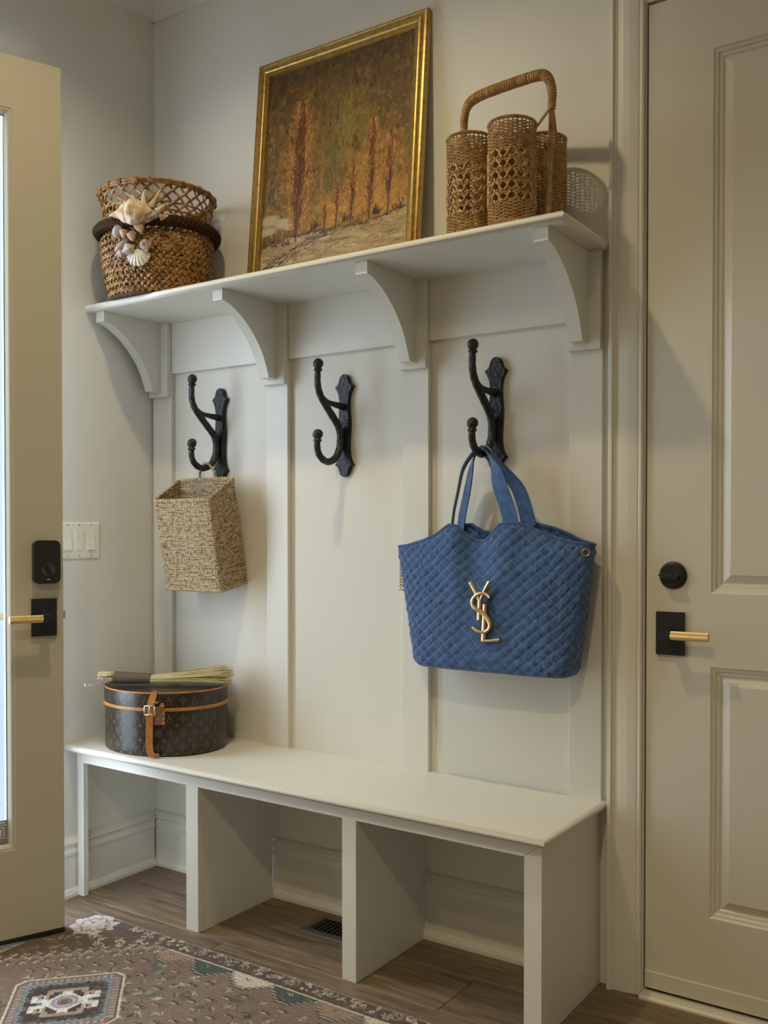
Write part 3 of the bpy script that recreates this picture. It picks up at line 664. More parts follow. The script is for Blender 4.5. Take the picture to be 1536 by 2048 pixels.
def rail(fn, Lx):
    b = MB(); n = len(prof)
    V = [fn(d, d, w) for d, w in prof] + [fn(Lx - d, d, w) for d, w in prof]
    b.add(V, [(i, (i + 1) % n, n + (i + 1) % n, n + i) for i in range(n)], True); return b
rail(lambda a, d, w: PP(a, d, w), PW).build('frame_rail', GILT, PAINT, angle=0.7)
rail(lambda a, d, w: PP(a, PH - d, w), PW).build('frame_rail', GILT, PAINT, angle=0.7)
rail(lambda a, d, w: PP(d, a, w), PH).build('frame_rail', GILT, PAINT, angle=0.7)
rail(lambda a, d, w: PP(PW - d, a, w), PH).build('frame_rail', GILT, PAINT, angle=0.7)
MB().add([PP(a, v_, w_) for w_ in (0.001, 0.006) for a, v_ in ((.03, .03), (PW - .03, .03), (PW - .03, PH - .03), (.03, PH - .03))], [(3, 2, 1, 0), (4, 5, 6, 7), (0, 1, 5, 4), (1, 2, 6, 5), (2, 3, 7, 6), (3, 0, 4, 7)]).build('backing_board', DARKW, PAINT)
def paint_canvas():
    NX, NY = 400, 480; m0 = 0.043; w, h = PW - 2 * m0, PH - 2 * m0
    U, Vv = np.meshgrid(np.linspace(0, 1, NX), np.linspace(0, 1, NY))
    X, Y = U * w * 100, Vv * h * 100
    C = np.zeros((NY, NX, 3))
    def mix(c, a):
        a = np.clip(a, 0, 1)[..., None]; C[:] = C * (1 - a) + lin(c) * a
    # sky: olive brown, darker to the top corners, ochre flecks towards the trees
    C[:] = lin((98, 80, 42))
    mix((66, 52, 32), (Vv - 0.50) * 2.0 * (0.35 + 1.2 * fbm(X / 7, Y / 10, 3)))
    mix((124, 112, 58), np.exp(-((U - 0.56) / 0.17) ** 2 - ((Vv - 0.62) / 0.20) ** 2) * 0.85)
    mix((90, 82, 42), np.exp(-((U - 0.42) / 0.13) ** 2 - ((Vv - 0.50) / 0.22) ** 2) * 0.7)
    mix((84, 84, 50), np.exp(-((U - 0.03) / 0.12) ** 2 - ((Vv - 0.38) / 0.16) ** 2) * 0.75)
    glow = np.clip(1.2 - Vv, 0, 1) * (1 - np.exp(-((U - 0.47) / 0.12) ** 2 - ((Vv - 0.6) / 0.25) ** 2) * .7)
    mix((158, 116, 52), np.clip(fbm(X / 1.9, Y / 2.8, 11) - 0.50, 0, 1) * 3.4 * glow)
    mix((176, 128, 60), np.clip(fbm(X / .8, Y / 1.5, 15) - 0.56, 0, 1) * 4.5 * glow)
    mix((112, 66, 30), np.clip(fbm(X / 1.2, Y / 2.0, 21) - 0.56, 0, 1) * 4.0)
    mix((52, 42, 26), np.clip(fbm(X / 1.3, Y / 2.4, 31) - 0.56, 0, 1) * 3.2)
    mix((182, 134, 66), np.exp(-((Vv - 0.27) / 0.09) ** 2) * (0.05 + 0.95 * np.clip(fbm(X / 1.6, Y / 1.6, 41) * 2 - .5, 0, 1)) * np.clip((U - 0.22) * 4, 0, 1))
    for tu, tv, ru, rv in ((.255, .5, .13, .33), (.755, .42, .09, .22), (.875, .38, .08, .18), (.635, .33, .06, .14)):
        mix((170, 120, 58), np.exp(-((U - tu) / ru) ** 2 - ((Vv - tv) / rv) ** 2) * np.clip(fbm(X / 1.0, Y / 1.6, 47) * 2.6 - .85, 0, 1) * .8)
    # pale cloud bank at lower left
    for cu, cv, ru, rv in ((0.05, 0.285, 0.09, 0.035), (0.15, 0.262, 0.08, 0.03), (0.20, 0.24, 0.05, 0.02), (0.03, 0.235, 0.10, 0.025)):
        mix((176, 162, 128), 1.5 * (1 - ((U - cu) / ru) ** 2 - ((Vv - cv) / rv) ** 2) * (0.6 + 0.6 * fbm(X / 1.5, Y / 1.5, 51)))
    # field
    hz = 0.165 + 0.045 * U + 0.012 * np.sin(U * 7) + 0.006 * (fbm(X / 1.5, Y * 0, 61) - 0.5)
    g = np.clip((hz - Vv) * 120, 0, 1)
    mix((150, 128, 92), g)
    mix((186, 164, 124), g * np.clip(fbm(X / 5 + Y / 2, Y / 1.2, 71) - 0.45, 0, 1) * 2.6)
    mix((108, 92, 66), g * np.clip(fbm(X / 3, Y / 0.7, 81) - 0.52, 0, 1) * 3.0)
    mix((160, 122, 82), g * np.clip(fbm(X / 6, Y / 3, 91) - 0.52, 0, 1) * 2.4)
    r = np.random.default_rng(5)
    def stroke(u0, v0, u1, v1, wd, c, a=1.0):
        x0, y0, x1, y1 = u0 * w, v0 * h, u1 * w, v1 * h
        iu0, iu1 = int(max(0, (min(u0, u1) - wd / w) * NX - 1)), int(min(NX, (max(u0, u1) + wd / w) * NX + 2))
        iv0, iv1 = int(max(0, (min(v0, v1) - wd / h) * NY - 1)), int(min(NY, (max(v0, v1) + wd / h) * NY + 2))
        if iu1 <= iu0 or iv1 <= iv0: return
        xs = U[iv0:iv1, iu0:iu1] * w; ys = Vv[iv0:iv1, iu0:iu1] * h
        dx, dy = x1 - x0, y1 - y0; l2 = dx * dx + dy * dy + 1e-12
        t = np.clip(((xs - x0) * dx + (ys - y0) * dy) / l2, 0, 1)
        d = np.hypot(xs - x0 - t * dx, ys - y0 - t * dy)
        k = (np.clip(1.4 - d / wd, 0, 1) * a)[..., None]
        C[iv0:iv1, iu0:iu1] = C[iv0:iv1, iu0:iu1] * (1 - k) + lin(c) * k
    # village / wagons and dark scrub along the horizon
    for k in range(26):
        u = r.uniform(0, 0.20); stroke(u, 0.150 + 0.02 * u + r.uniform(0, .03), u + r.uniform(-.004, .012), 0.150 + r.uniform(0, .035), 0.004, [(120, 56, 36), (66, 44, 32), (150, 84, 44), (40, 34, 28), (96, 40, 28)][k % 5], 0.9)
    for k in range(120):
        u = r.uniform(0, 1); v = 0.163 + 0.045 * u + 0.012 * math.sin(u * 7) + r.normal(0, 0.004)
        stroke(u, v, u + r.uniform(.01, .035), v + r.normal(0, .004), 0.0015, [(62, 46, 30), (44, 36, 26), (110, 66, 34)][k % 3], 0.75)
    for u0, n in ((0.385, 14), (0.62, 16), (0.80, 30), (0.95, 14)):
        for k in range(n): u = u0 + r.normal(0, .018); v = 0.19 + 0.02 * u + abs(r.normal(0, .014)); stroke(u, v, u + r.normal(0, .008), v + r.uniform(0, .02), 0.0024, [(46, 38, 28), (66, 48, 30)][k % 2], 0.8)
    # road sweeping in from the lower left
    for off, c, wd in ((0, (70, 58, 46), .0075), (.03, (88, 74, 56), .004), (-.022, (52, 44, 38), .004), (.05, (196, 176, 140), .003), (.075, (84, 66, 48), .0035)):
        pts = [(-.02 + off, 0.012), (.05 + off, .055), (.14 + off * .8, .095), (.26 + off * .5, .125), (.36 + off * .3, .150), (.46, .172)]
        for (a, b_), (c_, d_) in zip(pts, pts[1:]): stroke(a, b_, c_, d_, wd, c, 0.85)
    for k in range(170):
        t = r.uniform(0, 1); u = -.02 + .5 * t + r.normal(0, .03); v = .012 + .16 * t ** .8 + r.normal(0, .016)
        stroke(u, v, u + r.uniform(.01, .05), v + r.uniform(0, .018), 0.0014, [(60, 48, 38), (190, 170, 132), (108, 84, 56), (44, 36, 30)][k % 4], 0.7)
    for k in range(320):
        u = r.uniform(0, 1); v = r.uniform(0, .18); stroke(u, v, u + r.uniform(.01, .04), v + r.uniform(-.002, .008), 0.0011, [(196, 176, 136), (116, 92, 62), (168, 136, 92)][k % 3], 0.5)
    # poplars: trunk, limbs, leaves
    RUST = [(112, 58, 28), (146, 90, 44), (78, 42, 24), (170, 116, 60), (54, 34, 22), (124, 68, 32), (186, 138, 78)]
    for u0, vb, vt, wd, n in ((0.255, 0.175, 0.83, 0.078, 900), (0.455, 0.19, 0.325, 0.016, 60), (0.535, 0.195, 0.37, 0.020, 100), (0.635, 0.195, 0.475, 0.034, 190), (0.755, 0.205, 0.645, 0.046, 420), (0.875, 0.205, 0.565, 0.038, 300)):
        H_ = vt - vb
        for k in range(int(n * 2.6)):
            t = r.uniform(0.05, 1) ** 0.9
            sw = wd * (0.25 + 1.2 * math.sin(PI * min(1, t * 0.92 + 0.06)) ** 0.8) * 0.8
            du = r.normal(0, sw * 0.52); u = u0 + du + .004 * math.sin(t * 17); v = vb + H_ * t
            inner = abs(du) < sw * .38
            ln = r.uniform(.004, .016) * (0.6 + .7 * H_)
            c = [(74, 40, 22), (104, 52, 26), (54, 32, 20), (136, 76, 36), (92, 46, 24)][k % 5] if inner and k % 8 else [(156, 98, 46), (178, 126, 64), (124, 70, 32), (196, 148, 84), (142, 84, 38)][k % 5]
            stroke(u, v, u + du * 0.12 + r.normal(0, .005), v + ln, r.uniform(.0006, .0016) * (1.15 if wd > .06 else .8), c, r.uniform(.5, .95))
        stroke(u0, vb - .012, u0 + .004, vb + H_ * .55, 0.0022 + wd * .022, (58, 36, 22), 0.85); stroke(u0 + .006, vb - .01, u0 + .007, vb + H_ * .3, 0.0011, (190, 140, 80), 0.6)
        for k in range(int(n / 14)):
            t = r.uniform(.1, .8); s = r.choice((-1, 1)); stroke(u0, vb + H_ * t, u0 + s * wd * r.uniform(.3, .9), vb + H_ * (t + r.uniform(.08, .2)), .0009, (66, 38, 22), .7)
    L_ = 1.15 + 0.20 * (rng.random((NY, NX)) - 0.5)
    C *= L_[..., None]
    ht = (C.mean(2) - C.mean()) * 0.004 + 0.0006 * (fbm(X * 2.2, Y * 1.4, 99) - 0.5)
    b = MB(); idx = np.arange(NX * NY).reshape(NY, NX)
    for j in range(NY):
        for i in range(NX): pass
    P0 = np.array(PP(m0, m0, 0.0085)); eu = np.array([w, 0, 0]); ev = np.array(pv) * h; ew = np.array(pw)
    b.v = [tuple(q) for q in (P0 + U[..., None] * eu + Vv[..., None] * ev + ht[..., None] * ew).reshape(-1, 3)]
    b.f = np.stack([idx[:-1, :-1], idx[:-1, 1:], idx[1:, 1:], idx[1:, :-1]], -1).reshape(-1, 4).tolist(); b.sm = [True] * len(b.f)
    o = b.build('canvas', OIL, PAINT, angle=3.2, label='painted autumn poplars beside a winding road'); color_attr(o, C.reshape(-1, 3))
paint_canvas()

# ================================================================== woven things: helpers
def tube_up(b, pts, ups, r, sides, flat=1.0, closed=False):
    """tube with a given 'up' at every point (flattened along it)"""
    P = np.array([tuple(p) for p in pts]); Uv = np.array([tuple(u) for u in ups]); n = len(P)
    T = (np.roll(P, -1, 0) - np.roll(P, 1, 0))
    if not closed: T[0] = P[1] - P[0]; T[-1] = P[-1] - P[-2]
    T /= np.linalg.norm(T, axis=1)[:, None] + 1e-12
    Uv = Uv - T * (Uv * T).sum(1)[:, None]; Uv /= np.linalg.norm(Uv, axis=1)[:, None] + 1e-12
    B_ = np.cross(T, Uv); a = 2 * PI * np.arange(sides) / sides
    rr = np.asarray(r) * np.ones(n)
    V = P[:, None, :] + (np.cos(a)[None, :, None] * flat * Uv[:, None, :] + np.sin(a)[None, :, None] * B_[:, None, :]) * rr[:, None, None]
    o = len(b.v); b.v.extend(map(tuple, V.reshape(-1, 3)))
    m = n if closed else n - 1
    i = np.arange(m)[:, None]; k = np.arange(sides)[None, :]; j = (i + 1) % n; q = (k + 1) % sides
    Fc = np.stack([i * sides + k, i * sides + q, j * sides + q, j * sides + k], -1).reshape(-1, 4) + o
    b.f.extend(map(tuple, Fc.tolist())); b.sm.extend([True] * len(Fc))
    if not closed:
        b.f.append(tuple(o + x for x in range(sides - 1, -1, -1))); b.f.append(tuple(o + (n - 1) * sides + x for x in range(sides))); b.sm += [False, False]

# ------------------------------------------------------------------ round cane basket with shells
BC = Vector((0.214, -0.186, SHZ + 0.0006))
BASK = thing('cane_basket', BC, 'round cane basket with a dark rope collar and seashell cluster on the shelf', 'basket')
_pz = np.array([0, .03, .09, .15, .178, .192, .200, .24, .30, .330]); _pr = np.array([.147, .154, .166, .173, .172, .166, .160, .163, .171, .1755])
def bR(h): return np.interp(h, _pz, _pr)
def bS(ph, h, off=0.0):
    r = bR(h) + off
    return np.stack([BC.x + r * np.cos(ph), BC.y + r * np.sin(ph), BC.z + h + 0 * ph], -1)
def bring(b, h, r, off=0, wob=0.0, flat=1.0, seed=0, n=96):
    ph = np.linspace(0, 2 * PI, n, endpoint=False); hh = h + wob * np.sin(ph * 23 + seed)
    P = bS(ph, hh, off + wob * np.cos(ph * 23 + seed)); Uv = np.stack([np.cos(ph), np.sin(ph), 0 * ph], -1)
    tube_up(b, P, Uv, r, 5, flat, True)
def bdiag(b, Nn, kap, h0, h1, amp, r, flat, seg, jit=0.0):
    dh = (2 * PI / Nn) / (2 * kap); n = max(8, int((h1 - h0) / dh * seg))
    for d in (1, -1):
        for i in range(Nn):
            h = np.linspace(h0, h1, n); ph = 2 * PI * i / Nn + d * kap * (h - h0) + random.uniform(-jit, jit)
            off = d * amp * np.cos(PI * (h - h0) / dh) + random.uniform(-.0006, .0006)
            Uv = np.stack([np.cos(ph), np.sin(ph), 0 * ph], -1)
            tube_up(b, bS(ph, h, off), Uv, r * random.uniform(.85, 1.12), 5, flat)
b = MB(); bdiag(b, 48, 6.0, 0.002, 0.192, 0.0036, 0.0043, 0.50, 3, 0.02)
b.build('woven_body', CANE, BASK, kind='stuff')
b = MB()
for k in range(10): bring(b, 0.012 + k * 0.0185, 0.0036, -0.001 + .001 * (k % 2), 0.0013, 0.55, k * 1.3, 138)
b.build('horizontal_canes', CANE, BASK, kind='stuff')
b = MB(); n = 60; b.lathe([(0.138, 0.0), (0.143, 0.001), (0.143, 0.004), (0.140, 0.006), (0.002, 0.006)], lambda x, y, h: BC + Vector((x, y, h)), n); b.build('base', CANED, BASK)
b = MB(); bdiag(b, 27, 6.6, 0.196, 0.318, 0.0028, 0.0040, 0.6, 4, 0.03); b.build('open_lattice', CANE, BASK, kind='stuff')
b = MB()
for h in (0.200, 0.222, 0.245, 0.268): bring(b, h, 0.0033, 0.001, 0.0012, 0.8, h * 50, 120)
b.build('collar_rings', CANE, BASK, kind='stuff')
b = MB()
for off, h in ((0.004, 0.320), (-0.003, 0.322), (0.001, 0.329), (0.0045, 0.327)): bring(b, h, 0.0042, off, 0.0006, 1.0, h * 90, 80)
RIMB = b.build('rim', CANE, BASK)
for k in range(22):
    ph = 2 * PI * k / 22 + random.uniform(-.04, .04)
    b = MB()
    for q in range(random.choice((2, 3))):
        p0 = Vector(bS(np.array(ph + q * .026), np.array(.3245), .001)); rad = Vector((math.cos(ph), math.sin(ph), 0))
        b.tube([p0 + rad * (.0098 * math.cos(a)) + Vector((0, 0, .0100 * math.sin(a))) + rad.cross(Vector((0, 0, 1))) * (.0015 * math.sin(a)) for a in np.linspace(0, 2 * PI, 12, endpoint=False)], .0019, 5, closed=True)
    b.build('rim_binding', CANE, RIMB)
b = MB()
for k in range(3):
    n = 420; ph = np.linspace(0, 2 * PI, n, endpoint=False); ta = ph * 26 + 2 * PI * k / 3
    R0 = 0.1815; sag = 0.207 + 0.004 * np.sin(ph * 2 + 1.2)
    r_ = R0 + .0085 * np.cos(ta); P = np.stack([BC.x + r_ * np.cos(ph), BC.y + r_ * np.sin(ph), BC.z + sag + .0085 * np.sin(ta)], -1)
    tube_up(b, P, np.stack([np.cos(ph), np.sin(ph), 0 * ph], -1), 0.0098, 6, 1.0, True)
b.build('rope_collar', ROPE, BASK, label='thick dark brown twisted rope')
# shells: local frame on the basket side (t to the camera's right, up, out)
PHS = math.radians(-63)
rad = Vector((math.cos(PHS), math.sin(PHS), 0)); tan = Vector((-math.sin(PHS), math.cos(PHS), 0)); UPZ = Vector((0, 0, 1))
SHS = 1.22
def SH(t, h, o): return BC + rad * (0.170 + o * 1.1) + tan * (t * SHS) + UPZ * (.212 + (h - .212) * 1.5 if h < .212 else .212 + (h - .212) * SHS)
def frame_axis(origin, axis, hint):
    a = axis.normalized(); s = (hint - a * hint.dot(a)).normalized(); q = a.cross(s)
    return lambda x, y, h: origin + s * x + q * y + a * h
# spider conch: spindle body, flared lip and finger spines
b = MB()
ax = (tan * 0.93 + UPZ * 0.05 + rad * 0.06); org = SH(-0.066, 0.216, 0.022)
fsc = 1.06
_cp = np.array([(.0006, 0), (.004, .008), (.009, .020), (.013, .030), (.0145, .034), (.021, .044), (.0235, .049), (.0225, .053), (.030, .062), (.033, .072), (.0315, .080), (.030, .088), (.026, .098), (.020, .108), (.012, .118), (.004, .126), (.0005, .130)])
pr = [(float(np.interp(h_, _cp[:, 1], _cp[:, 0])) * (1 + .030 * math.sin(h_ * 900)), float(h_)) for h_ in np.linspace(0, .130, 46)]
fa = frame_axis(org, ax, UPZ)
S = 28; V = []
for i, (r_, h) in enumerate([(r1 * fsc, h1 * fsc) for r1, h1 in pr]):
    for k in range(S):
        a = 2 * PI * k / S; kn = 1 + .16 * max(0, math.cos(5 * a + i * .25)) * (1 if 12 <= i <= 32 else 0)
        p = fa(r_ * kn * math.cos(a) * 1.10, r_ * kn * math.sin(a) * .72, h); V.append(p)
b.add(V, [(i * S + k, i * S + (k + 1) % S, (i + 1) * S + (k + 1) % S, (i + 1) * S + k) for i in range(len(pr) - 1) for k in range(S)], True)
CON = b.build('spider_conch', SHELLC, BASK, angle=3.1, label='cream and brown spider conch with long spines')
for (t, h, dt, dh_, ln) in ((-.035, .016, -.40, .95, .034), (-.016, .026, -.28, 1, .036), (.006, .032, .02, 1, .042), (.026, .026, .62, .80, .052), (.040, .010, .90, .42, .030), (.050, -.008, 1, -.05, .024)):
    p0 = SH(t + .016, .214 + h * .80, .022); dv = (tan * dt + UPZ * dh_ + rad * .12).normalized()
    pts = [p0 + dv * (ln * s) + (tan * (.006 * s * s) if dt < .5 else UPZ * (.005 * s * s)) for s in (0, .3, .6, .85, 1)]
    bb = MB(); bb.tube(pts, [.0105, .0068, .0048, .0036, .0014], 9); bb.build('spine', SHELLC, CON)
# flared grey lip below
bb = MB(); n = 14; V = []
for i in range(n):
    a = i / (n - 1); c_ = SH(.014 + .052 * a, .197 + .018 * a ** 1.6, .020 + .006 * math.sin(PI * a))
    V += [c_ + UPZ * .020, c_ + rad * .008 + UPZ * .004, c_ - UPZ * .004 - rad * .004]
bb.add(V, [(i * 3 + k, i * 3 + k + 1, i * 3 + k + 4, i * 3 + k + 3) for i in range(n - 1) for k in (0, 1)], True); bb.build('shell_lip', SHELLG, CON)
# three banded snail shells
def snail(t, h, dt, dh_, ln, rr):
    a = (tan * dt + UPZ * dh_ + rad * .35).normalized(); org = SH(t, h, .016); f_ = frame_axis(org, a, tan)
    pr = []
    for i in range(33):
        s = i / 32; base = rr * min(1, math.sqrt(max(0, s * 5))) * (1 - s) ** .62 * 1.35 if s < 1 else 0
        pr.append((max(.0003, base * (1 + .055 * math.sin(s * 34))), s * ln))
    bb = MB(); bb.lathe(pr, f_, 18)
    o = bb.build('snail_shell', SNAIL, BASK); return o
snail(-.030, .186, .10, -.95, .030, .0115); snail(-.012, .180, .35, -.90, .033, .0125); snail(.007, .196, .45, -.85, .033, .0135)
# knobbly whelks
def whelk(t, h, dt, dh_, ln, rr, spikes=8):
    a = (tan * dt + UPZ * dh_ + rad * .2).normalized(); f_ = frame_axis(SH(t, h, .014), a, tan); V = []; S = 20; pr = [(.05, 0), (.45, .14), (.85, .30), (1.0, .42), (.86, .50), (.80, .56), (.62, .64), (.58, .70), (.40, .78), (.34, .84), (.16, .93), (.02, 1)]
    for i, (r_, s) in enumerate(pr):
        for k in range(S):
            q = 2 * PI * k / S; kn = 1 + .30 * max(0, math.cos(spikes * q)) * (1 if r_ > .5 else .3); V.append(f_(rr * r_ * kn * math.cos(q), rr * r_ * kn * math.sin(q) * .8, s * ln))
    bb = MB(); bb.add(V, [(i * S + k, i * S + (k + 1) % S, (i + 1) * S + (k + 1) % S, (i + 1) * S + k) for i in range(len(pr) - 1) for k in range(S)], True)
    bb.build('whelk_shell', SHELLG, BASK, angle=3.1)
whelk(.020, .168, .30, -.92, .046, .0165, 6); whelk(-.002, .157, -.75, -.55, .052, .0175, 7); whelk(-.026, .144, -.85, -.35, .036, .0125, 7)
# frosted pieces
for (t, h, rx, rz, q) in ((-.048, .186, .016, .013, .5), (-.036, .158, .024, .0085, .55)):
    bb = MB(); V = []; S = 16
    for i in range(9):
        la = -PI / 2 + PI * i / 8
        for k in range(S):
            lo = 2 * PI * k / S; x = rx * math.cos(la) * math.cos(lo); z = rz * math.sin(la); V.append(SH(t + x * math.cos(q) - z * math.sin(q), h + x * math.sin(q) + z * math.cos(q), .010 + .008 * math.cos(la) * math.sin(lo)))
    bb.add(V, [(i * S + k, i * S + (k + 1) % S, (i + 1) * S + (k + 1) % S, (i + 1) * S + k) for i in range(8) for k in range(S)], True); bb.build('sea_glass', SEAGLASS, BASK)
# ribbed scallop
bb = MB(); V = []; NR, NA = 14, 141
for i in range(NR):
    rr_ = (i + .4) / (NR - 1 + .4)
    for k in range(NA):
        a = math.radians(-64 + 128 * k / (NA - 1)); rip = math.cos(a * 22.5)
        Rr = .0355 * rr_ * (1 - .14 * (abs(a) / 1.12) ** 2) * (1 + .03 * rip * (rr_ > .9))
        V.append(SH(.004 + Rr * 1.12 * math.sin(a + .08), .150 - Rr * math.cos(a + .08), .010 + .012 * math.sin(PI * min(1, rr_ * .9 + .05)) * math.cos(a * .9) + .0015 * rip * rr_))
bb.add(V, [(i * NA + k, i * NA + k + 1, (i + 1) * NA + k + 1, (i + 1) * NA + k) for i in range(NR - 1) for k in range(NA - 1)], True)
bb.build('scallop_shell', SHELLW, BASK, angle=3.0, label='white ribbed scallop shell')

# ------------------------------------------------------------------ wicker bottle carrier
CC = Vector((1.430, -0.155, SHZ + 0.0006)); ca = math.radians(-10)
cu = Vector((math.cos(ca), math.sin(ca), 0)); cw = Vector((-math.sin(ca), math.cos(ca), 0))
CARR = thing('bottle_carrier', CC, 'wicker four-bottle carrier with a tall wrapped handle on the shelf', 'carrier')
def wring(b, c, R, h, r, N_, ph0, amp, sgn, per=4):
    n = N_ * per; a = np.linspace(0, 2 * PI, n, endpoint=False)
    rr = R + sgn * amp * np.cos(a * N_ / 2 + ph0)
    P = np.stack([c.x + rr * np.cos(a), c.y + rr * np.sin(a), c.z + h + random.uniform(-.0003, .0003) + .0004 * np.sin(a * 3 + h * 900)], -1)
    tube_up(b, P, np.stack([np.cos(a), np.sin(a), 0 * a], -1), r, 4, 0.85, True)
def cylinder(c, lattice, Hh):
    R = 0.0560; NS = 32; NXL = 17
    rootc = MB()
    P = 0.0039; h = 0.007; zones = []
    rows_ = []
    if lattice:
        while h < 0.050: rows_.append(h); h += P
        openz = []
        for k in range(5):
            openz.append((h - P * .3, h + 0.0185)); h += 0.0185
            rows_ += [h, h + P * .9]; h += P * 1.9
        while h < Hh - .006: rows_.append(h); h += P
    else:
        while h < Hh - .006: rows_.append(h); h += P
    for i, hh in enumerate(rows_): wring(rootc, c, R, hh, .0020, NS, 0, .0020, 1 if i % 2 else -1)
    bodyo = rootc.build('woven_wall', WICKER, CARR, kind='stuff')
    b = MB()
    for k in range(NS):
        a = 2 * PI * (k + .5) / NS; d = Vector((math.cos(a), math.sin(a), 0)); tn = Vector((-d.y, d.x, 0))
        if lattice:
            # straight stakes in the solid bands, crossing pairs in the open rows
            b.tube([c + d * R + UPZ * .003, c + d * R + UPZ * (openz[0][0] + .003)], .0019, 4); b.tube([c + d * R + UPZ * (openz[-1][1] - .001), c + d * R + UPZ * (Hh - .002)], .0019, 4)
        else: b.tube([c + d * R + UPZ * .003, c + d * R + UPZ * (Hh - .002)], .0019, 4)
    if lattice:
        for k in range(NXL):
            a = 2 * PI * (k + .5) / NXL; d = Vector((math.cos(a), math.sin(a), 0)); tn = Vector((-d.y, d.x, 0)); g = PI / NXL * R * .80
            for z0, z1 in openz:
                zm = (z0 + z1) / 2
                for s in (1, -1): w_ = s if k % 2 else -s; b.tube([c + d * (R + .0008 * w_) + tn * (-s * g) + UPZ * (z0 - .001), c + d * (R + .0016 * w_) + tn * (-s * g * .16) + UPZ * (zm - .0045), c + d * (R + .0016 * w_) + tn * (s * g * .16) + UPZ * (zm + .0045), c + d * (R + .0008 * w_) + tn * (s * g) + UPZ * (z1 + .001)], .0030, 6)
    b.build('stakes', WICKER, bodyo, kind='stuff')
    for (hz_, nm_) in ((0.004, 'base_braid'), (Hh, 'braided_rim')):
        b = MB()
        for k in range(3):
            n = 150; a = np.linspace(0, 2 * PI, n, endpoint=False); ta = a * NS / 2 + 2 * PI * k / 3
            r_ = R + .0026 * np.cos(ta); Pp = np.stack([c.x + r_ * np.cos(a), c.y + r_ * np.sin(a), c.z + hz_ + .0026 * np.sin(ta) + .001], -1)
            tube_up(b, Pp, np.stack([np.cos(a), np.sin(a), 0 * a], -1), .0021, 4, 1, True)
        b.build(nm_, WICKER, bodyo)
    MB().lathe([(R - .002, .004), (R - .002, .007), (.001, .007)], lambda x, y, h: c + Vector((x, y, h)), 24).build('base', WICKER, bodyo)
HS = 0.0650
for su, sv, lat, Hh in ((-1, -1, True, .247), (1, -1, True, .247), (1, 1, False, .247), (-1, 1, True, .247)):
    cylinder(CC + cu * (HS * su) + cw * (HS * sv), lat, Hh)
# handle: bent rod wrapped in split cane, posts and braces
E_ = 0.134
def HP(a, z, s=0.0): return CC + cu * a + cw * s + UPZ * z
hp = spline([HP(-E_ - .004, .265), HP(-E_ - .003, .305), HP(-E_ - .002, .342), HP(-E_ + .004, .366), HP(-E_ + .017, .380), HP(-E_ + .045, .387), HP(-.04, .388), HP(.04, .385), HP(E_ - .042, .381), HP(E_ - .018, .373), HP(E_ - .004, .352), HP(E_ + .002, .325), HP(E_ + .001, .305), HP(E_, .288)], 12)
n = len(hp)
core = MB(); core.tube(hp, [.0078 + .0034 * min(1, max(0, (.5 - abs(i / n - .5)) * 4 - .4)) for i in range(n)], 10)
HC = core.build('handle', WICKER, CARR, label='arched handle wrapped in split cane')
b = MB(); acc = 0; turns = []
for i in range(1, n - 1):
    acc += (hp[i] - hp[i - 1]).length
    if acc >= .0046:
        acc = 0; t = (hp[i + 1] - hp[i - 1]).normalized(); s1 = (cw - t * cw.dot(t)).normalized(); s2 = t.cross(s1); r0 = .0078 + .0034 * min(1, max(0, (.5 - abs(i / n - .5)) * 4 - .4))
        b.tube([hp[i] + s1 * (r0 + .0006) * math.cos(a) + s2 * (r0 + .0006) * math.sin(a) + t * .0012 * math.sin(a) for a in np.linspace(0, 2 * PI, 12, endpoint=False)], .0022, 5, closed=True)
b.build('cane_wrap', WICKER, HC, kind='stuff')
for s in (-1, 1):
    MB().tube([HP(s * E_, .300), HP(s * (E_ - .002), .20), HP(s * (E_ - .006), .10), HP(s * (E_ - .012), .003)], [.0068, .0068, .0064, .0064], 10).build('post', WICKER, CARR)
    for q in (-1, 1):
        MB().tube(spline([HP(s * (E_ + .001), .292, q * .004), HP(s * (E_ - .012), .245, q * .036), HP(s * (E_ - .024), .212, q * .060), HP(s * (E_ - .036), .178, q * .074)], 3), .0036, 7).build('brace', WICKER, CARR)
    for z in (.128, .018):
        b = MB()
        for q in range(4): b.tube([HP(s * (E_ - .004) + .0078 * math.cos(a), z + q * .0036, .0078 * math.sin(a)) for a in np.linspace(0, 2 * PI, 12, endpoint=False)], .0019, 5, closed=True)
        b.build('post_binding', WICKER, CARR)

# ------------------------------------------------------------------ seagrass wall basket on the first hook
hx = HX[0]
sv_ = Vector((0, -0.061, 0.335)).normalized(); sw_ = Vector((0, -sv_.z, sv_.y)); SO = Vector((hx - 0.002, -0.0065, 0.990))
SB = thing('wall_basket', (hx, -0.07, 0.965), 'woven seagrass wall basket hanging from the left iron hook', 'basket')
SWd, SD, SHb, SHf = 0.242, 0.124, 0.338, 0.288
def seg_loop(inset, n):
    """rounded rectangle around the basket: (a across, d depth) points, even spacing"""
    w2, d, rc = SWd / 2 - inset, SD - inset, 0.010; pts = []
    for cx_, cd_, a0 in ((w2 - rc, d - rc, 0), (-w2 + rc, d - rc, 90), (-w2 + rc, inset + rc, 180), (w2 - rc, inset + rc, 270)):
        for k in range(5): a = math.radians(a0 + k * 22.5); pts.append((cx_ + rc * math.cos(a), cd_ + rc * math.sin(a), math.cos(a), math.sin(a)))
    pts.append(pts[0]); P = np.array(pts); s = np.concatenate([[0], np.cumsum(np.hypot(*np.diff(P[:, :2], axis=0).T))])
    q = np.linspace(0, s[-1], n, endpoint=False)
    return np.stack([np.interp(q, s, P[:, j]) for j in range(4)], -1)
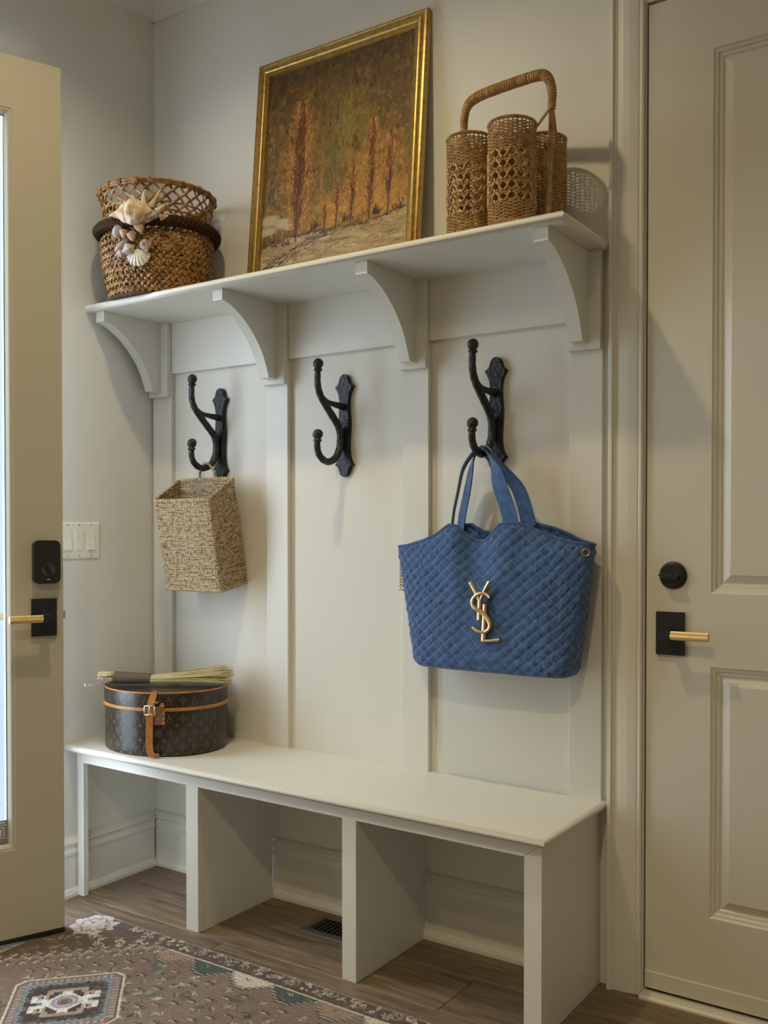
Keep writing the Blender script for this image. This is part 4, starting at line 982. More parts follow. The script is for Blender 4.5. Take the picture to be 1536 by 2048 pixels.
def SPt(a, d, v): return np.array(SO)[None] + np.outer(a, (1, 0, 0)) + np.outer(v, sv_) + np.outer(d, sw_)
NST = 68; LP = seg_loop(0.0, NST * 4); NRM = np.outer(LP[:, 2], (1, 0, 0)) + np.outer(LP[:, 3], sw_)
ti = np.arange(len(LP)) / 4
b = MB(); NRW = 40
def topv(d): return SHb + (SHf - SHb) * np.clip(d / SD, 0, 1)
for j in range(NRW):
    fr = (j + .5) / NRW
    vv = topv(LP[:, 1]) * fr
    jit = np.interp(np.arange(len(LP)), np.arange(0, len(LP) + 8, 8), rng.normal(0, .0009, len(LP) // 8 + 1)[:len(np.arange(0, len(LP) + 8, 8))])
    for s in (1, -1):
        off = s * .0027 * np.cos(PI * ti + PI * (j % 2)); dz = s * .0022 * np.sin(PI * ti + PI * (j % 2))
        P = SPt(LP[:, 0], LP[:, 1], vv + dz + jit) + NRM * off[:, None]
        tube_up(b, P, NRM, .0026 + .0007 * rng.random(len(LP)), 5, 0.95, True)
b.build('woven_sides', SEAG, SB, kind='stuff')
b = MB()
for k in range(NST // 2):
    i = k * 8 + 2
    if i < len(LP): b.tube([Vector(SPt(LP[i:i + 1, 0], LP[i:i + 1, 1], np.array([v]))[0]) for v in (0.002, float(topv(LP[i, 1])) - .002)], .0022, 4)
b.build('stakes', SEAG, SB, kind='stuff')
b = MB()
for k in range(18):
    d = .006 + k * (SD - .012) / 17; n = 60; a = np.linspace(-SWd / 2 + .004, SWd / 2 - .004, n)
    tube_up(b, SPt(a, np.full(n, d), .003 + .002 * np.cos(PI * np.arange(n) / 2 + PI * k)), np.tile(np.array(sv_), (n, 1)), .0036, 5)
b.build('woven_base', SEAG, SB, kind='stuff')
for vfun, rr_, nm_ in ((lambda d: topv(d) + .001, .0036, 'braided_rim'), (lambda d: 0 * d + .001, .0034, 'base_braid')):
    b = MB()
    for k in range(2):
        ph = PI * ti * .9 + PI * k
        P = SPt(LP[:, 0], LP[:, 1], vfun(LP[:, 1]) + .0034 * np.sin(ph)) + NRM * (.0034 * np.cos(ph))[:, None]
        tube_up(b, P, NRM, rr_, 6, 1, True)
    b.build(nm_, SEAG, SB)
b = MB(); tp = spline([(hx - .034, -.068, 1.316), (hx - .033, -.070, 1.338), (hx - .024, -.0735, 1.362), (hx - .004, -.0755, 1.3755), (hx + .016, -.0755, 1.368), (hx + .031, -.071, 1.345), (hx + .034, -.068, 1.316)], 12); tp = [p + Vector((.004, 0, 0)) for p in tp]
for k in range(2):
    n = len(tp); pts = []
    for i, p in enumerate(tp):
        t = (tp[min(i + 1, n - 1)] - tp[max(i - 1, 0)]).normalized(); s1 = Vector((0, 1, 0)); s2 = t.cross(s1); a = i * .55 + PI * k; pts.append(p + s1 * .0022 * math.cos(a) + s2 * .0022 * math.sin(a))
    b.tube(pts, .0027, 6)
b.build('handle', SEAG, SB)

# ------------------------------------------------------------------ quilted denim tote on the third hook
hx = HX[2]
TB = thing('tote_bag', (1.35, -0.083, 0.79), 'quilted blue denim tote bag with a gold letter emblem hanging from the right hook', 'bag')
tz = np.array([(1.055, 1.112), (1.10, 1.116), (1.16, 1.131), (1.20, 1.146), (1.232, 1.166), (1.246, 1.172), (1.268, 1.170), (1.284, 1.154), (1.302, 1.138), (1.325, 1.129), (1.348, 1.131), (1.372, 1.149), (1.394, 1.171), (1.416, 1.177), (1.450, 1.176), (1.478, 1.165), (1.53, 1.143), (1.585, 1.128), (1.64, 1.121)])
def ztop(x): return np.interp(x, tz[:, 0], tz[:, 1])
ZB0 = 0.788
NTH, NLV = 440, 150
th = np.linspace(0, 2 * PI, NTH, endpoint=False)
lv = np.linspace(0, 1, NLV); TH, LV = np.meshgrid(th, lv)
rnd = np.clip(LV / 0.075, 0, 1); rnd = np.sqrt(1 - (1 - rnd) ** 2)
hwid = (0.2235 + (0.2875 - 0.2235) * LV ** 0.92) * (0.93 + 0.07 * rnd)
hdep = (0.061 - 0.020 * LV ** 1.3) * (0.72 + 0.28 * rnd)
cxx = 1.3605 - 0.0130 * LV
ex = 0.42 + 0.42 * LV; ey = 0.42 + 0.30 * LV
cth, sth = np.cos(TH), np.sin(TH)
XX = cxx + hwid * np.sign(cth) * np.abs(cth) ** ex
YYn = np.sign(sth) * np.abs(sth) ** ey
YY = -0.0835 + 0.008 * LV + hdep * YYn
ZT = ztop(XX) + np.clip(YYn * 3, 0, 1) * (.022 * np.exp(-((XX - 1.325) / .045) ** 2) + .013 * np.exp(-((XX - 1.53) / .055) ** 2))
ZZ = ZB0 + LV * (ZT - ZB0)
# soft drape: folds run from the strap bases down the front
front = np.clip(-YYn, 0, 1)
YY -= front * (0.010 * np.exp(-((XX - (1.255 + .02 * (1 - LV))) / .030) ** 2) * LV ** 1.5 + 0.012 * np.exp(-((XX - (1.42 - .03 * (1 - LV))) / .040) ** 2) * LV ** 1.5)
YY += front * 0.012 * np.exp(-((XX - 1.325) / .035) ** 2) * np.clip(LV - .45, 0, 1) * 1.6
YY += front * 0.007 * (fbm(XX * 14, ZZ * 12, 5, 2) - .5)
PQ, PZ_ = 0.0345, 0.0295
uu = XX + np.sign(XX - 1.347) * np.clip(YY + 0.125, 0, 1) * (np.abs(XX - 1.347) > .19)
warp = 0.010 * np.sin(XX * 16 + 1) * (LV - .3)
q1 = uu / PQ + (ZZ + warp) / PZ_; q2 = uu / PQ - (ZZ + warp) / PZ_
f1 = np.abs(np.sin(PI * q1)); f2 = np.abs(np.sin(PI * q2))
puff = np.sqrt(np.clip(f1 * f2, 0, 1)); edge = np.clip((1 - LV) / 0.035, 0, 1) * np.clip(LV / .02, 0, 1)
crk = (fbm(XX * 160, ZZ * 120, 8, 2) - .5)
bulge = edge * (0.0038 * puff + 0.0046 * crk * puff)
dX = np.roll(XX, -1, 1) - np.roll(XX, 1, 1); dY = np.roll(YY, -1, 1) - np.roll(YY, 1, 1); ln = np.hypot(dX, dY) + 1e-9
XX2 = XX + bulge * dY / ln; YY2 = YY - bulge * dX / ln
b = MB(); P = np.stack([XX2, YY2, ZZ], -1).reshape(-1, 3); b.v = list(map(tuple, P))
idx = np.arange(NTH * NLV).reshape(NLV, NTH); nx = np.roll(idx, -1, 1)
b.f = np.stack([idx[:-1], nx[:-1], nx[1:], idx[1:]], -1).reshape(-1, 4).tolist(); b.sm = [True] * len(b.f)
b.f.append(idx[0, ::-1].tolist()); b.sm.append(False)
bo = b.build('quilted_body', DENIM, TB, angle=3.2)
at_ = bo.data.attributes.new('quv', 'FLOAT_VECTOR', 'POINT'); qv = np.stack([q1, q2, 0 * q1], -1).reshape(-1, 3).astype(np.float32); at_.data.foreach_set('vector', qv.ravel())
# bound hem along the mouth
b = MB(); hem = np.stack([XX[-1], YY[-1], ZZ[-1] - .001], -1)
tube_up(b, hem, np.tile((0, 0, 1.), (NTH, 1)), .0026, 6, 1.6, True); b.build('hem_binding', DENIMP, TB)
def front_y(x, z):
    d = (XX - x) ** 2 + (ZZ - z) ** 2 + (YYn > -0.05) * 10; k = np.unravel_index(np.argmin(d), d.shape); return YY2[k]
# straps (front pair and back pair of legs over the hook)
def strap(xl, xr, yb, ya, za, wl, wr, yw, tw=0.15):
    zl, zr = float(ztop(xl)) - .012, float(ztop(xr)) - .012
    pts = spline([(xl, yb, zl), (xl + .006, yb, zl + .045), (xl + .020, yb - .002, zl + .100), (hx - .045, (yb + ya) / 2, za - .055), (hx - .022, ya, za - .016), (hx, ya, za), (hx + .022, ya, za - .016), (hx + .050, (yb + ya) / 2, za - .062), (xr - .030, yb - .002, zr + .100), (xr - .010, yb, zr + .045), (xr, yb, zr)], 7)
    n = len(pts); wv = []; wd = []
    for i in range(n):
        t = i / (n - 1); e = math.exp(-((t - .5) / .17) ** 2)
        k_ = tw if t < .5 else .15; wv.append(Vector(((1 - k_) * (1 - e) + .05 * e, -(k_ + (1 - k_) * e) * yw, .0))); wd.append((wl if t < .5 else wr) * (1 - e) + .024 * e)
    return MB().ribbon(pts, wv, wd, .0032)
strap(1.2490, 1.424, -0.1120, -0.092, 1.3745, .030, .046, 1, .72).build('strap', DENIMP, TB, label='front denim shoulder strap', angle=.9)
strap(1.2360, 1.440, -0.0420, -0.070, 1.3800, .030, .044, 1, .3).build('strap', DENIMP, TB, label='rear denim shoulder strap', angle=.9)
# gold monogram: measured on the bag front
zx, zy, zs = 790, 1040, 410 / 1536
EY = -0.1505
def EM(a, b_): p = onY(zx + a * zs, zy + b_ * zs, EY); return (p.x, p.z)
EMB = thing_part = None
b = MB()
def estroke(b, pts, ws, h0, h1, n=8):
    P = spline([(*EM(*p), 0) for p in pts], n); wI = np.interp(np.linspace(0, 1, len(P)), np.linspace(0, 1, len(ws)), ws) * 0.00040 / 2
    l, r_ = [], []
    for i, p in enumerate(P):
        t = (P[min(i + 1, len(P) - 1)] - P[max(i - 1, 0)]).normalized(); q = Vector((-t.y, t.x, 0)); l.append(p + q * wI[i]); r_.append(p - q * wI[i])
    for i in range(len(P) - 1):
        quad = [l[i], l[i + 1], r_[i + 1], r_[i]]
        V = [(v.x, EY - h0, v.y) for v in quad] + [(v.x, EY - h1 + .0010, v.y) for v in quad] + [(P[i].x, EY - h1 - .0006, P[i].y), (P[i + 1].x, EY - h1 - .0006, P[i + 1].y)]
        b.add(V, [(0, 1, 2, 3), (4, 5, 9, 8), (8, 9, 6, 7), (0, 4, 5, 1), (3, 2, 6, 7)] + ([(0, 3, 7, 8, 4)] if i == 0 else []) + ([(1, 5, 9, 6, 2)] if i == len(P) - 2 else []))
LET = MB()
estroke(LET, [(566, 462), (600, 530), (636, 606)], [30, 24, 20], -.004, .0035)
estroke(LET, [(710, 462), (676, 520), (640, 606)], [26, 20, 16], -.004, .0035)
estroke(LET, [(638, 596), (634, 670), (631, 750)], [26, 27, 28], -.004, .0037)
EMBO = LET.build('letter_emblem', GOLDM, TB, label='gold interlaced letter emblem')
LS = MB(); estroke(LS, [(712, 584), (690, 560), (655, 549), (618, 560), (588, 592), (584, 632), (606, 662), (650, 688), (690, 728), (713, 778), (706, 818), (672, 840), (630, 834), (600, 818), (584, 800)], [12, 20, 18, 20, 24, 24, 26, 28, 26, 24, 20, 18, 18, 16], -.004, .0052, 5); LS.build('letter_curve', GOLDM, EMBO)
LL = MB(); estroke(LL, [(674, 630), (668, 770), (663, 910)], [26, 28, 32], -.004, .0030); estroke(LL, [(652, 906), (720, 904), (786, 898)], [14, 16, 24], -.004, .0030); LL.build('letter_stem', GOLDM, EMBO)
for a, b_ in ((575, 480), (702, 478), (590, 812), (775, 905)):
    x, z = EM(a, b_); MB().lathe([(.0019, 0), (.0017, .0012), (.0006, .0018)], lambda xx, yy, h: Vector((x + xx, EY - .0035 - h, z + yy)), 10).build('rivet', GOLDM, EMBO)
# grommet and chain
gp = onY(1180, 1105, -0.075); gx, gz = gp.x, gp.z
b = MB(); V = []
b.tube([Vector((gx - .0015 + .0075 * math.cos(a), -.0990 + .004 * math.cos(a), gz + .0085 * math.sin(a))) for a in np.linspace(0, 2 * PI, 24, endpoint=False)], .0022, 8, closed=True); b.build('grommet', GOLDM, TB)
b = MB()
for k in range(9):
    c_ = Vector((1.0585, -.066, 1.066 - k * .0082))
    b.tube([c_ + (Vector((.0038 * math.cos(a), 0, .0058 * math.sin(a))) if k % 2 else Vector((.0012 * math.cos(a), .0038 * math.cos(a), .0058 * math.sin(a)))) for a in np.linspace(0, 2 * PI, 12, endpoint=False)], .0012, 5, closed=True)
CH = b.build('clasp_chain', GOLDM, TB)
MB().tube([(1.049, -.068, .990), (1.068, -.062, .990)], .0022, 8).build('toggle_bar', GOLDM, CH)

# ================================================================== hat box with broom on the bench
HC_ = Vector((0.250, -0.190, 0)); HA, HB = 0.2015, 0.1765; HZ = bz(0.25) + 0.0012; HB0, HL0 = 0.141, 0.190
HAT = thing('hat_box', (HC_.x, HC_.y, HZ), 'dark brown monogram hat box with tan leather trim on the bench', 'hat box')
def hpt(ph, z, off=0.0): return Vector((HC_.x + (HA + off) * math.cos(ph), HC_.y + (HB + off) * math.sin(ph), HZ + z))
def hshell(prof_, S=128):
    b = MB(); V = [hpt(2 * PI * k / S, z, o) for o, z in prof_ for k in range(S)]
    b.add(V, [(i * S + k, i * S + (k + 1) % S, (i + 1) * S + (k + 1) % S, (i + 1) * S + k) for i in range(len(prof_) - 1) for k in range(S)], True)
    n0 = len(b.v) - len(V); b.f.append(tuple(n0 + k for k in range(S))); b.f.append(tuple(n0 + (len(prof_) - 1) * S + k for k in range(S))); b.sm += [False, False]; return b
HBODY = hshell([(-.006, 0), (-.002, .001), (0, .004), (0, HB0)]).build('box_body', CANVAS, HAT, angle=.7)
HLID = hshell([(.0015, HB0 + .0005), (.0025, HB0 + .003), (.0025, HL0 - .003), (.001, HL0 - .0004), (-.004, HL0)]).build('lid', CANVAS, HAT, angle=.7)
def hring(z, off, r_, flat): 
    ph = np.linspace(0, 2 * PI, 160, endpoint=False); b = MB()
    tube_up(b, np.array([tuple(hpt(p, z, off)) for p in ph]), np.stack([np.cos(ph), np.sin(ph), 0 * ph], -1), r_, 8, flat, True); return b
hring(HB0 - .001, .003, .0052, .45).build('leather_band', LEATHER, HAT, label='tan leather band around the lid seam')
hring(HL0 - .0005, .0008, .0026, 1.0).build('top_piping', LEATHER, HLID, label='tan piping')
b = MB(); S = 150
for k in range(S):
    ph0_ = 2 * PI * k / S
    b.tube([hpt(ph0_, HB0 - .0030, .0055), hpt(ph0_ + .022, HB0 - .0030, .0055)], .0005, 4)
b.build('band_stitching', STITCH, HAT, kind='stuff')
# printed pattern: laid on the curved side as thin print
per = np.linspace(0, 2 * PI, 2001); seglen = np.concatenate([[0], np.cumsum(np.hypot(np.diff(HA * np.cos(per)), np.diff(HB * np.sin(per))))])
def s2ph(s): return float(np.interp(s % seglen[-1], seglen, per))
def motif_strokes(kind):
    out = []
    if kind == 'LV':
        out += [((-.38, -.47), (-.24, .16), .12), ((-.48, -.47), (.22, -.47), .07), ((.18, -.47), (.27, -.27), .06), ((-.38, .17), (-.12, .17), .055), ((-.24, .49), (.07, -.23), .125), ((.42, .49), (.07, -.23), .05), ((-.38, .49), (-.10, .49), .05), ((.30, .49), (.55, .49), .05)]
    elif kind == 'star':
        c = [(0, .52), (.14, .16), (.48, 0), (.14, -.16), (0, -.52), (-.14, -.16), (-.48, 0), (-.14, .16)]
        out += [(c[i], c[(i + 1) % 8], .07) for i in range(8)]
        out += [((0, -.14), (0, .14), .07), ((-.14, 0), (.14, 0), .07)]
    elif kind == 'circ':
        out += [((.42 * math.cos(a), .42 * math.sin(a)), (.42 * math.cos(a + .45), .42 * math.sin(a + .45)), .07) for a in np.arange(0, 2 * PI, .4488)]
        out += [((.10 * c, .10 * s), (.30 * c, .30 * s), .17) for c, s in ((1, 0), (0, 1), (-1, 0), (0, -1))]
    else:
        out += [((.06 * c, .06 * s), (.25 * c, .25 * s), .17) for c, s in ((1, 0), (0, 1), (-1, 0), (0, -1))] + [((.24 * c, .24 * s), (.36 * c, .36 * s), .08) for c, s in ((1, 0), (0, 1), (-1, 0), (0, -1))]
    return out
def motif(b, kind, s, z, size, off, zlo, zhi):
    for (x0, y0), (x1, y1), w_ in motif_strokes(kind):
        d = Vector((x1 - x0, y1 - y0)).normalized(); q = Vector((-d.y, d.x)) * w_ / 2
        V = []
        for x, y in ((x0 + q.x, y0 + q.y), (x1 + q.x, y1 + q.y), (x1 - q.x, y1 - q.y), (x0 - q.x, y0 - q.y)):
            V.append(hpt(s2ph(s + x * size), min(zhi, max(zlo, z + y * size)), off))
        b.add(V, [(0, 1, 2, 3)])
def pattern(zlo, zhi, zA, off):
    b = MB(); dx = .0383; n = int(round(seglen[-1] / dx / 2)) * 2; dx = seglen[-1] / n
    for r_ in range(-4, 9):
        zr = zA + r_ * .02175
        if zr < zlo - .012 or zr > zhi + .012: continue
        for k in range(n):
            s = .011 + k * dx
            if r_ % 2: motif(b, 'flower', s + dx / 2, zr, .0205, off, zlo, zhi)
            elif r_ % 4 == 0: motif(b, 'LV' if k % 2 == 0 else 'star', s, zr, .0255, off, zlo, zhi)
            else: motif(b, 'star' if k % 2 == 0 else 'circ', s, zr, .0245, off, zlo, zhi)
    return b
pattern(.003, HB0 - .008, .026, .0005).build('printed_pattern', PRINT, HBODY)
pattern(HB0 + .006, HL0 - .004, .166, .0030).build('printed_pattern', PRINT, HLID)
# front strap, buckle and lock
def px_of(p):
    d = p - CAM; fw = -math.sin(YAW) * d.x + math.cos(YAW) * d.y; rt = math.cos(YAW) * d.x + math.sin(YAW) * d.y; return 768 + F_PX * rt / fw
phs = np.radians(np.linspace(-150, -10, 600)); pxs = np.array([px_of(hpt(p, .1)) for p in phs])
PHK = float(np.interp(303, pxs, phs)); PHL = float(np.interp(320, pxs, phs))
tk = Vector((-HA * math.sin(PHK), HB * math.cos(PHK), 0)).normalized(); ok = Vector((tk.y, -tk.x, 0))
def K(t, z, o): return hpt(PHK, z) + tk * t + ok * o
sp = spline([K(.016, .0060, .004), K(.013, .0060, .016), K(.004, .014, .023), K(0, .035, .0235), K(-.001, .075, .020), K(-.0015, .115, .017), K(-.001, .140, .016), K(.003, .165, .014), K(.008, .184, .009), K(.012, .198, .004)], 5)
wd_ = [.021] * (len(sp) - 6) + [.020, .0185, .016, .012, .007, .003]
SP = MB().ribbon(sp, tk, wd_, .0036).build('leather_strap', LEATHER, HAT, label='tan leather closing strap', angle=.9)
b = MB()
for i in range(4, len(sp) - 8):
    for s in (-1, 1): b.tube([sp[i] + tk * s * .0083 + ok * .0019, sp[i] * .45 + sp[i + 1] * .55 + tk * s * .0083 + ok * .0019], .0006, 4)
b.build('strap_stitching', STITCH, SP, kind='stuff')
b = MB(); cb = K(-.001, .1415, .0185); cor = [(-.0155, -.013), (.0155, -.013), (.0155, .013), (-.0155, .013)]
for (a, c_), (e, f_) in zip(cor, cor[1:] + cor[:1]): b.tube([cb + tk * a + UPZ * c_, cb + tk * e + UPZ * f_], .0021, 8)
BK = b.build('buckle', CHROME, HAT, label='square steel buckle'); MB().tube([cb + UPZ * .012 + ok * .002, cb - UPZ * .015 + ok * .003], .0014, 8).build('prong', CHROME, BK)
tl = Vector((-HA * math.sin(PHL), HB * math.cos(PHL), 0)).normalized(); ol = Vector((tl.y, -tl.x, 0))
def KL(t, z, o): return hpt(PHL, z) + tl * t + ol * o
def pbox(b, F_, a0, a1, z0, z1, o0, o1): return b.add([F_(a, z, o) for o in (o0, o1) for a, z in ((a0, z0), (a1, z0), (a1, z1), (a0, z1))], [(3, 2, 1, 0), (4, 5, 6, 7), (0, 1, 5, 4), (1, 2, 6, 5), (2, 3, 7, 6), (3, 0, 4, 7)])
LKP = pbox(MB(), KL, -.020, .0145, .096, .136, .0010, .0050).build('lock_plate', COPPER, HAT, label='worn copper lock plate')
pbox(MB(), KL, -.014, .004, .134, .152, .0056, .0090).build('lock_hasp', COPPER, LKP)
HSP = MB().lathe([(.0085, .0030), (.0085, .0070), (.007, .0078)], lambda x, y, h: KL(.006 + x, .153 + y, h), 20).build('hasp_mount', COPPER, LKP)
for a, z, o in ((.009, .101, .005), (.009, .114, .005), (.009, .129, .005), (.006, .153, .0078), (-.006, .112, .005)):
    MB().lathe([(.0027, 0), (.0024, .0014), (.0010, .0021)], lambda x, y, h: KL(a + x, z + y, o + h), 10).build('rivet', CHROME, LKP)
for z in (.164, .0075):
    b = MB(); b.tube([K(.010 + .009 * math.cos(a), z, .003 + .011 * math.sin(a)) for a in np.linspace(.1, PI - .1, 9)], .0042, 8); b.build('strap_loop', LEATHER, HAT)

# small hand broom lying across the lid
rt = Vector((math.cos(YAW), math.sin(YAW), 0)); dp = Vector((-rt.y, rt.x, 0)); HT = HZ + HL0 + .0022
BR = thing('hand_broom', (HC_.x, HC_.y, HT), 'straw hand broom with taupe thread wrap lying on the hat box', 'broom')
BO = Vector((HC_.x, HC_.y, HT)) - rt * .205 - dp * .030
def bp(s, d, z): return BO + rt * s + dp * (d + s * .02) + UPZ * z
RH = .0205
b = MB(); pts_in = []
r = np.random.default_rng(3)
for k in range(120):
    q = math.sqrt(r.random()) * (RH - .003); a = r.random() * 2 * PI; d, z = q * math.cos(a), RH + .0015 + q * math.sin(a) * .98
    b.tube([bp(r.normal(0, .0012), d, z), bp(.055, d * .98, z)], .0021, 5)
b.build('cut_stems', STRAW, BR, kind='stuff')
b = MB()
for k in range(31):
    s = .051 + k * .0036; rr_ = RH - .0015 - .0045 * (k / 31)
    b.tube([bp(s + .0008 * math.sin(a), rr_ * math.cos(a), RH + .0015 - .003 * k / 31 + rr_ * math.sin(a) * .98) for a in np.linspace(0, 2 * PI, 18, endpoint=False)], .0020, 5, closed=True)
b.lathe([(RH - .0025, .050), (RH - .007, .163)], lambda x, y, h: bp(h, x, RH + y - .003 * (h - .05) / .11), 18)
b.build('thread_wrap', THREAD, BR, label='taupe thread wrapping')
b = MB()
for k in range(520):
    q = math.sqrt(r.random()); a = r.random() * 2 * PI; d0, z0 = q * .013 * math.cos(a), RH - .004 + q * .0125 * math.sin(a)
    Ln = r.uniform(.215, .262) - .03 * max(0, math.sin(a)) * q * r.random(); fl = r.random()
    d1 = d0 * 4.2 + r.normal(0, .006); z1 = max(.003, .018 + q * math.sin(a) * .020 + (.010 if math.sin(a) > .3 else 0) + r.normal(0, .003)); z1 = z1 + (.016 * max(0, math.cos(a)) )
    b.tube([bp(.160, d0, z0), bp(.160 + (Ln) * .30, d0 * 1.5 + (d1 - d0) * .18, z0 + (z1 - z0) * .20), bp(.160 + Ln * .66, d0 + (d1 - d0) * .62, z0 + (z1 - z0) * .60), bp(.160 + Ln, d1 + r.normal(0, .003), max(.002, z1 + r.normal(0, .002)))], [.0014, .0013, .0010, .0005], 3)
b.build('bristles', STRAWG, BR, kind='stuff')
lp = spline([bp(.050, -.0235, .022), bp(.030, -.027, .016), bp(.005, -.034, .008), bp(-.020, -.040, .005), bp(-.034, -.038, .005), bp(-.030, -.030, .006), bp(-.010, -.026, .010), bp(.012, -.0255, .019), bp(.030, -.025, .026)], 6)
MB().ribbon(lp, UPZ, .0085, .0026).build('hanging_loop', CORD, BR, label='snake patterned hanging loop')

# ================================================================== rug
def make_rug():
    x0, x1, y0, y1 = 0.188, 2.35, -1.68, -0.4185
    xs = np.concatenate([np.arange(x0, 1.50, .0030), np.linspace(1.50, x1, 80)]); ys = np.concatenate([np.arange(-y1, 1.12, .0030), np.linspace(1.12, -y0, 50)])
    X, Yp = np.meshgrid(xs, ys)                       # Yp: distance from the bench wall
    X = X + 0; v = Yp + y1; u = X - x0
    C = np.zeros(X.shape + (3,)); C[:] = lin((130, 112, 101))
    def mix(c, a):
        a = np.clip(a, 0, 1)[..., None]; C[:] = C * (1 - a) + lin(c) * a
    n1 = fbm(X * 6, Yp * 3, 2); n2 = fbm(X * 60, Yp * 60, 5); n3 = fbm(X * 160, Yp * 160, 9, 2)
    mix((128, 104, 90), (n1 - .4) * 2); mix((150, 126, 110), (.5 - n1) * 1.6)
    CREAM, IVORY, DARK, GREEN, LAV, BLUE, BLK, TAN = (208, 196, 178), (228, 222, 216), (74, 60, 52), (72, 84, 80), (160, 152, 172), (120, 150, 160), (48, 42, 40), (170, 142, 120)
    p = X + Yp; q = X - Yp
    def m(c, mask, a=1.0): mix(c, mask.astype(float) * a)
    SP = {
     'animal': ["....................", "...#................", "...##....##......#..", ".############...##..", "..###########.###...", "..##o##o##o#####....", "...oo.oo.oo..###....", "...o..o..o.....##...", "..oo.oo.oo......#..."],
     'flower': ["....oo....oo....", "..oooo.##.oooo..", ".oo..o####o..oo.", "..oooo#oo#oooo..", "###..#oooo#..###", ".####oo##oo####.", "###..#oooo#..###", "..oooo#oo#oooo..", ".oo..o####o..oo.", "..oooo.##.oooo..", "....oo....oo...."],
     'leafy': ["..oo......oo....", ".oooo...ooooo...", "oooo.oooooo.ooo.", ".oooooo##oooooo.", "..ooo####oooo...", ".oo.oo##oooo.oo.", "oo...ooooo....oo", "......oo........"],
     'hook': ["ooo...", "o.oo..", "..oo..", ".oo...", "oo....", "o....."],
     'tiny': [".#.", "###", ".#."],
     'comb': ["oooooooo", "o.o.o.o.", "o.o.o.o.", "########"],
     'fig': ["..ooo..", ".o###o.", "..ooo..", ".#o#o#.", "#.ooo.#", "..o.o..", ".oo.oo."],
     'boat': ["bbbb....", ".bbbbb..", "..bbbbb.", "...bbb.."],
    }
    def stamp(name, cx, cy, size, rot, cols, a=.9, worn=.38):
        G = SP[name]; R_, W_ = len(G), len(G[0]); hw = size / 2 * 1.5
        i0, i1 = np.searchsorted(xs, cx - hw), np.searchsorted(xs, cx + hw); j0, j1 = np.searchsorted(ys, cy - hw), np.searchsorted(ys, cy + hw)
        if i1 <= i0 or j1 <= j0: return
        dx, dy = X[j0:j1, i0:i1] - cx, Yp[j0:j1, i0:i1] - cy; c, s = math.cos(rot), math.sin(rot)
        gx = ((dx * c + dy * s) / size + .5) * W_; gy = ((-dx * s + dy * c) / size * (W_ / R_) * 1.0 + .5) * R_
        ok_ = (gx >= 0) & (gx < W_) & (gy >= 0) & (gy < R_); gi = np.clip(gx.astype(int), 0, W_ - 1); gj = np.clip(gy.astype(int), 0, R_ - 1)
        A = np.array([[ord(ch) for ch in row] for row in G])[gj, gi]
        for ch, col in cols.items():
            k = ((A == ord(ch)) & ok_ & (n3[j0:j1, i0:i1] > worn)).astype(float)[..., None] * a
            C[j0:j1, i0:i1] = C[j0:j1, i0:i1] * (1 - k) + lin(col) * k
    rr = random.Random(4)
    field_v = 0.065
    # --- field rows of little animals, running on the diagonals
    for i in range(-4, 30):
        for j in range(-2, 26):
            pc, qc = 1.135 + i * .062, -.30 + j * .060
            cx, cy = (pc + qc) / 2, (pc - qc) / 2
            if cx < .30 or cy < .55 or cx > 2.2 or cy > 1.6 or pc < 1.10: continue
            if i % 2 == 0: stamp('animal', cx, cy, .044, .0, {'#': (56, 58, 54), 'o': (206, 192, 172)}, .92, .30)
            elif (i + j) % 2: stamp('fig', cx, cy, .026, .4 + i, {'#': (74, 66, 62), 'o': (196, 180, 162)}, .85, .33)
            elif (i + j) % 4 == 0: stamp('comb', cx, cy, .026, .78, {'#': BLK, 'o': (186, 170, 150)}, .7, .36)
    for k in range(420):
        cx, cy = rr.uniform(.42, 2.1), rr.uniform(.55, 1.55)
        if cx + cy < 1.10: continue
        stamp(rr.choice(('hook', 'fig', 'comb', 'tiny', 'hook')), cx, cy, rr.uniform(.014, .026), rr.choice((.78, 2.35, 0, 1.57)), {'o': rr.choice(((206, 192, 176), (84, 74, 70), (64, 70, 68), (176, 168, 180), (196, 180, 160))), '#': (56, 50, 48)}, .9, .33)
    for cx, cy in ((.735, -.70), (.66, -.725), (.93, -.60), (.80, -.66), (1.0, -.64), (1.12, -.70), (.62, -.58), (.88, -.68), (1.2, -.62), (1.05, -.76)):
        stamp('leafy', cx, -cy, .06, rr.uniform(0, 3), {'#': BLK, 'o': GREEN}, .65, .42)
    for cx, cy in ((.700, .640), (.716, .692), (.655, .602)): stamp('boat', cx, cy, .030, .5, {'b': (112, 158, 168)}, .9, .3)
    # --- long border
    bz_ = v < field_v
    mix(DARK, bz_.astype(float) * (.82 + .3 * (n2 - .5)))
    for k in range(40):
        cx = .40 + k * .052; stamp('flower' if k % 2 else 'leafy', cx, .4185 + .030 + .004 * math.sin(k * 2), .058 if k % 2 else .050, k * .9, {'o': [CREAM, (198, 176, 152), (186, 160, 136)][k % 3], '#': [(126, 94, 80), (92, 104, 100), (150, 138, 150)][k % 3]}, .85, .40)
    m((120, 96, 84), bz_ & (np.abs(v - .008) < .003), .8); m(CREAM, bz_ & (np.abs(v - .0125) < .0013), .5)
    m(CREAM, np.abs(v - field_v) < .0019); m(BLK, np.abs(v - field_v - .0045) < .0018, .8)
    # --- stepped triangles along the field edge
    tcol = [(158, 130, 114), GREEN, CREAM, GREEN, (158, 130, 114), CREAM, GREEN]
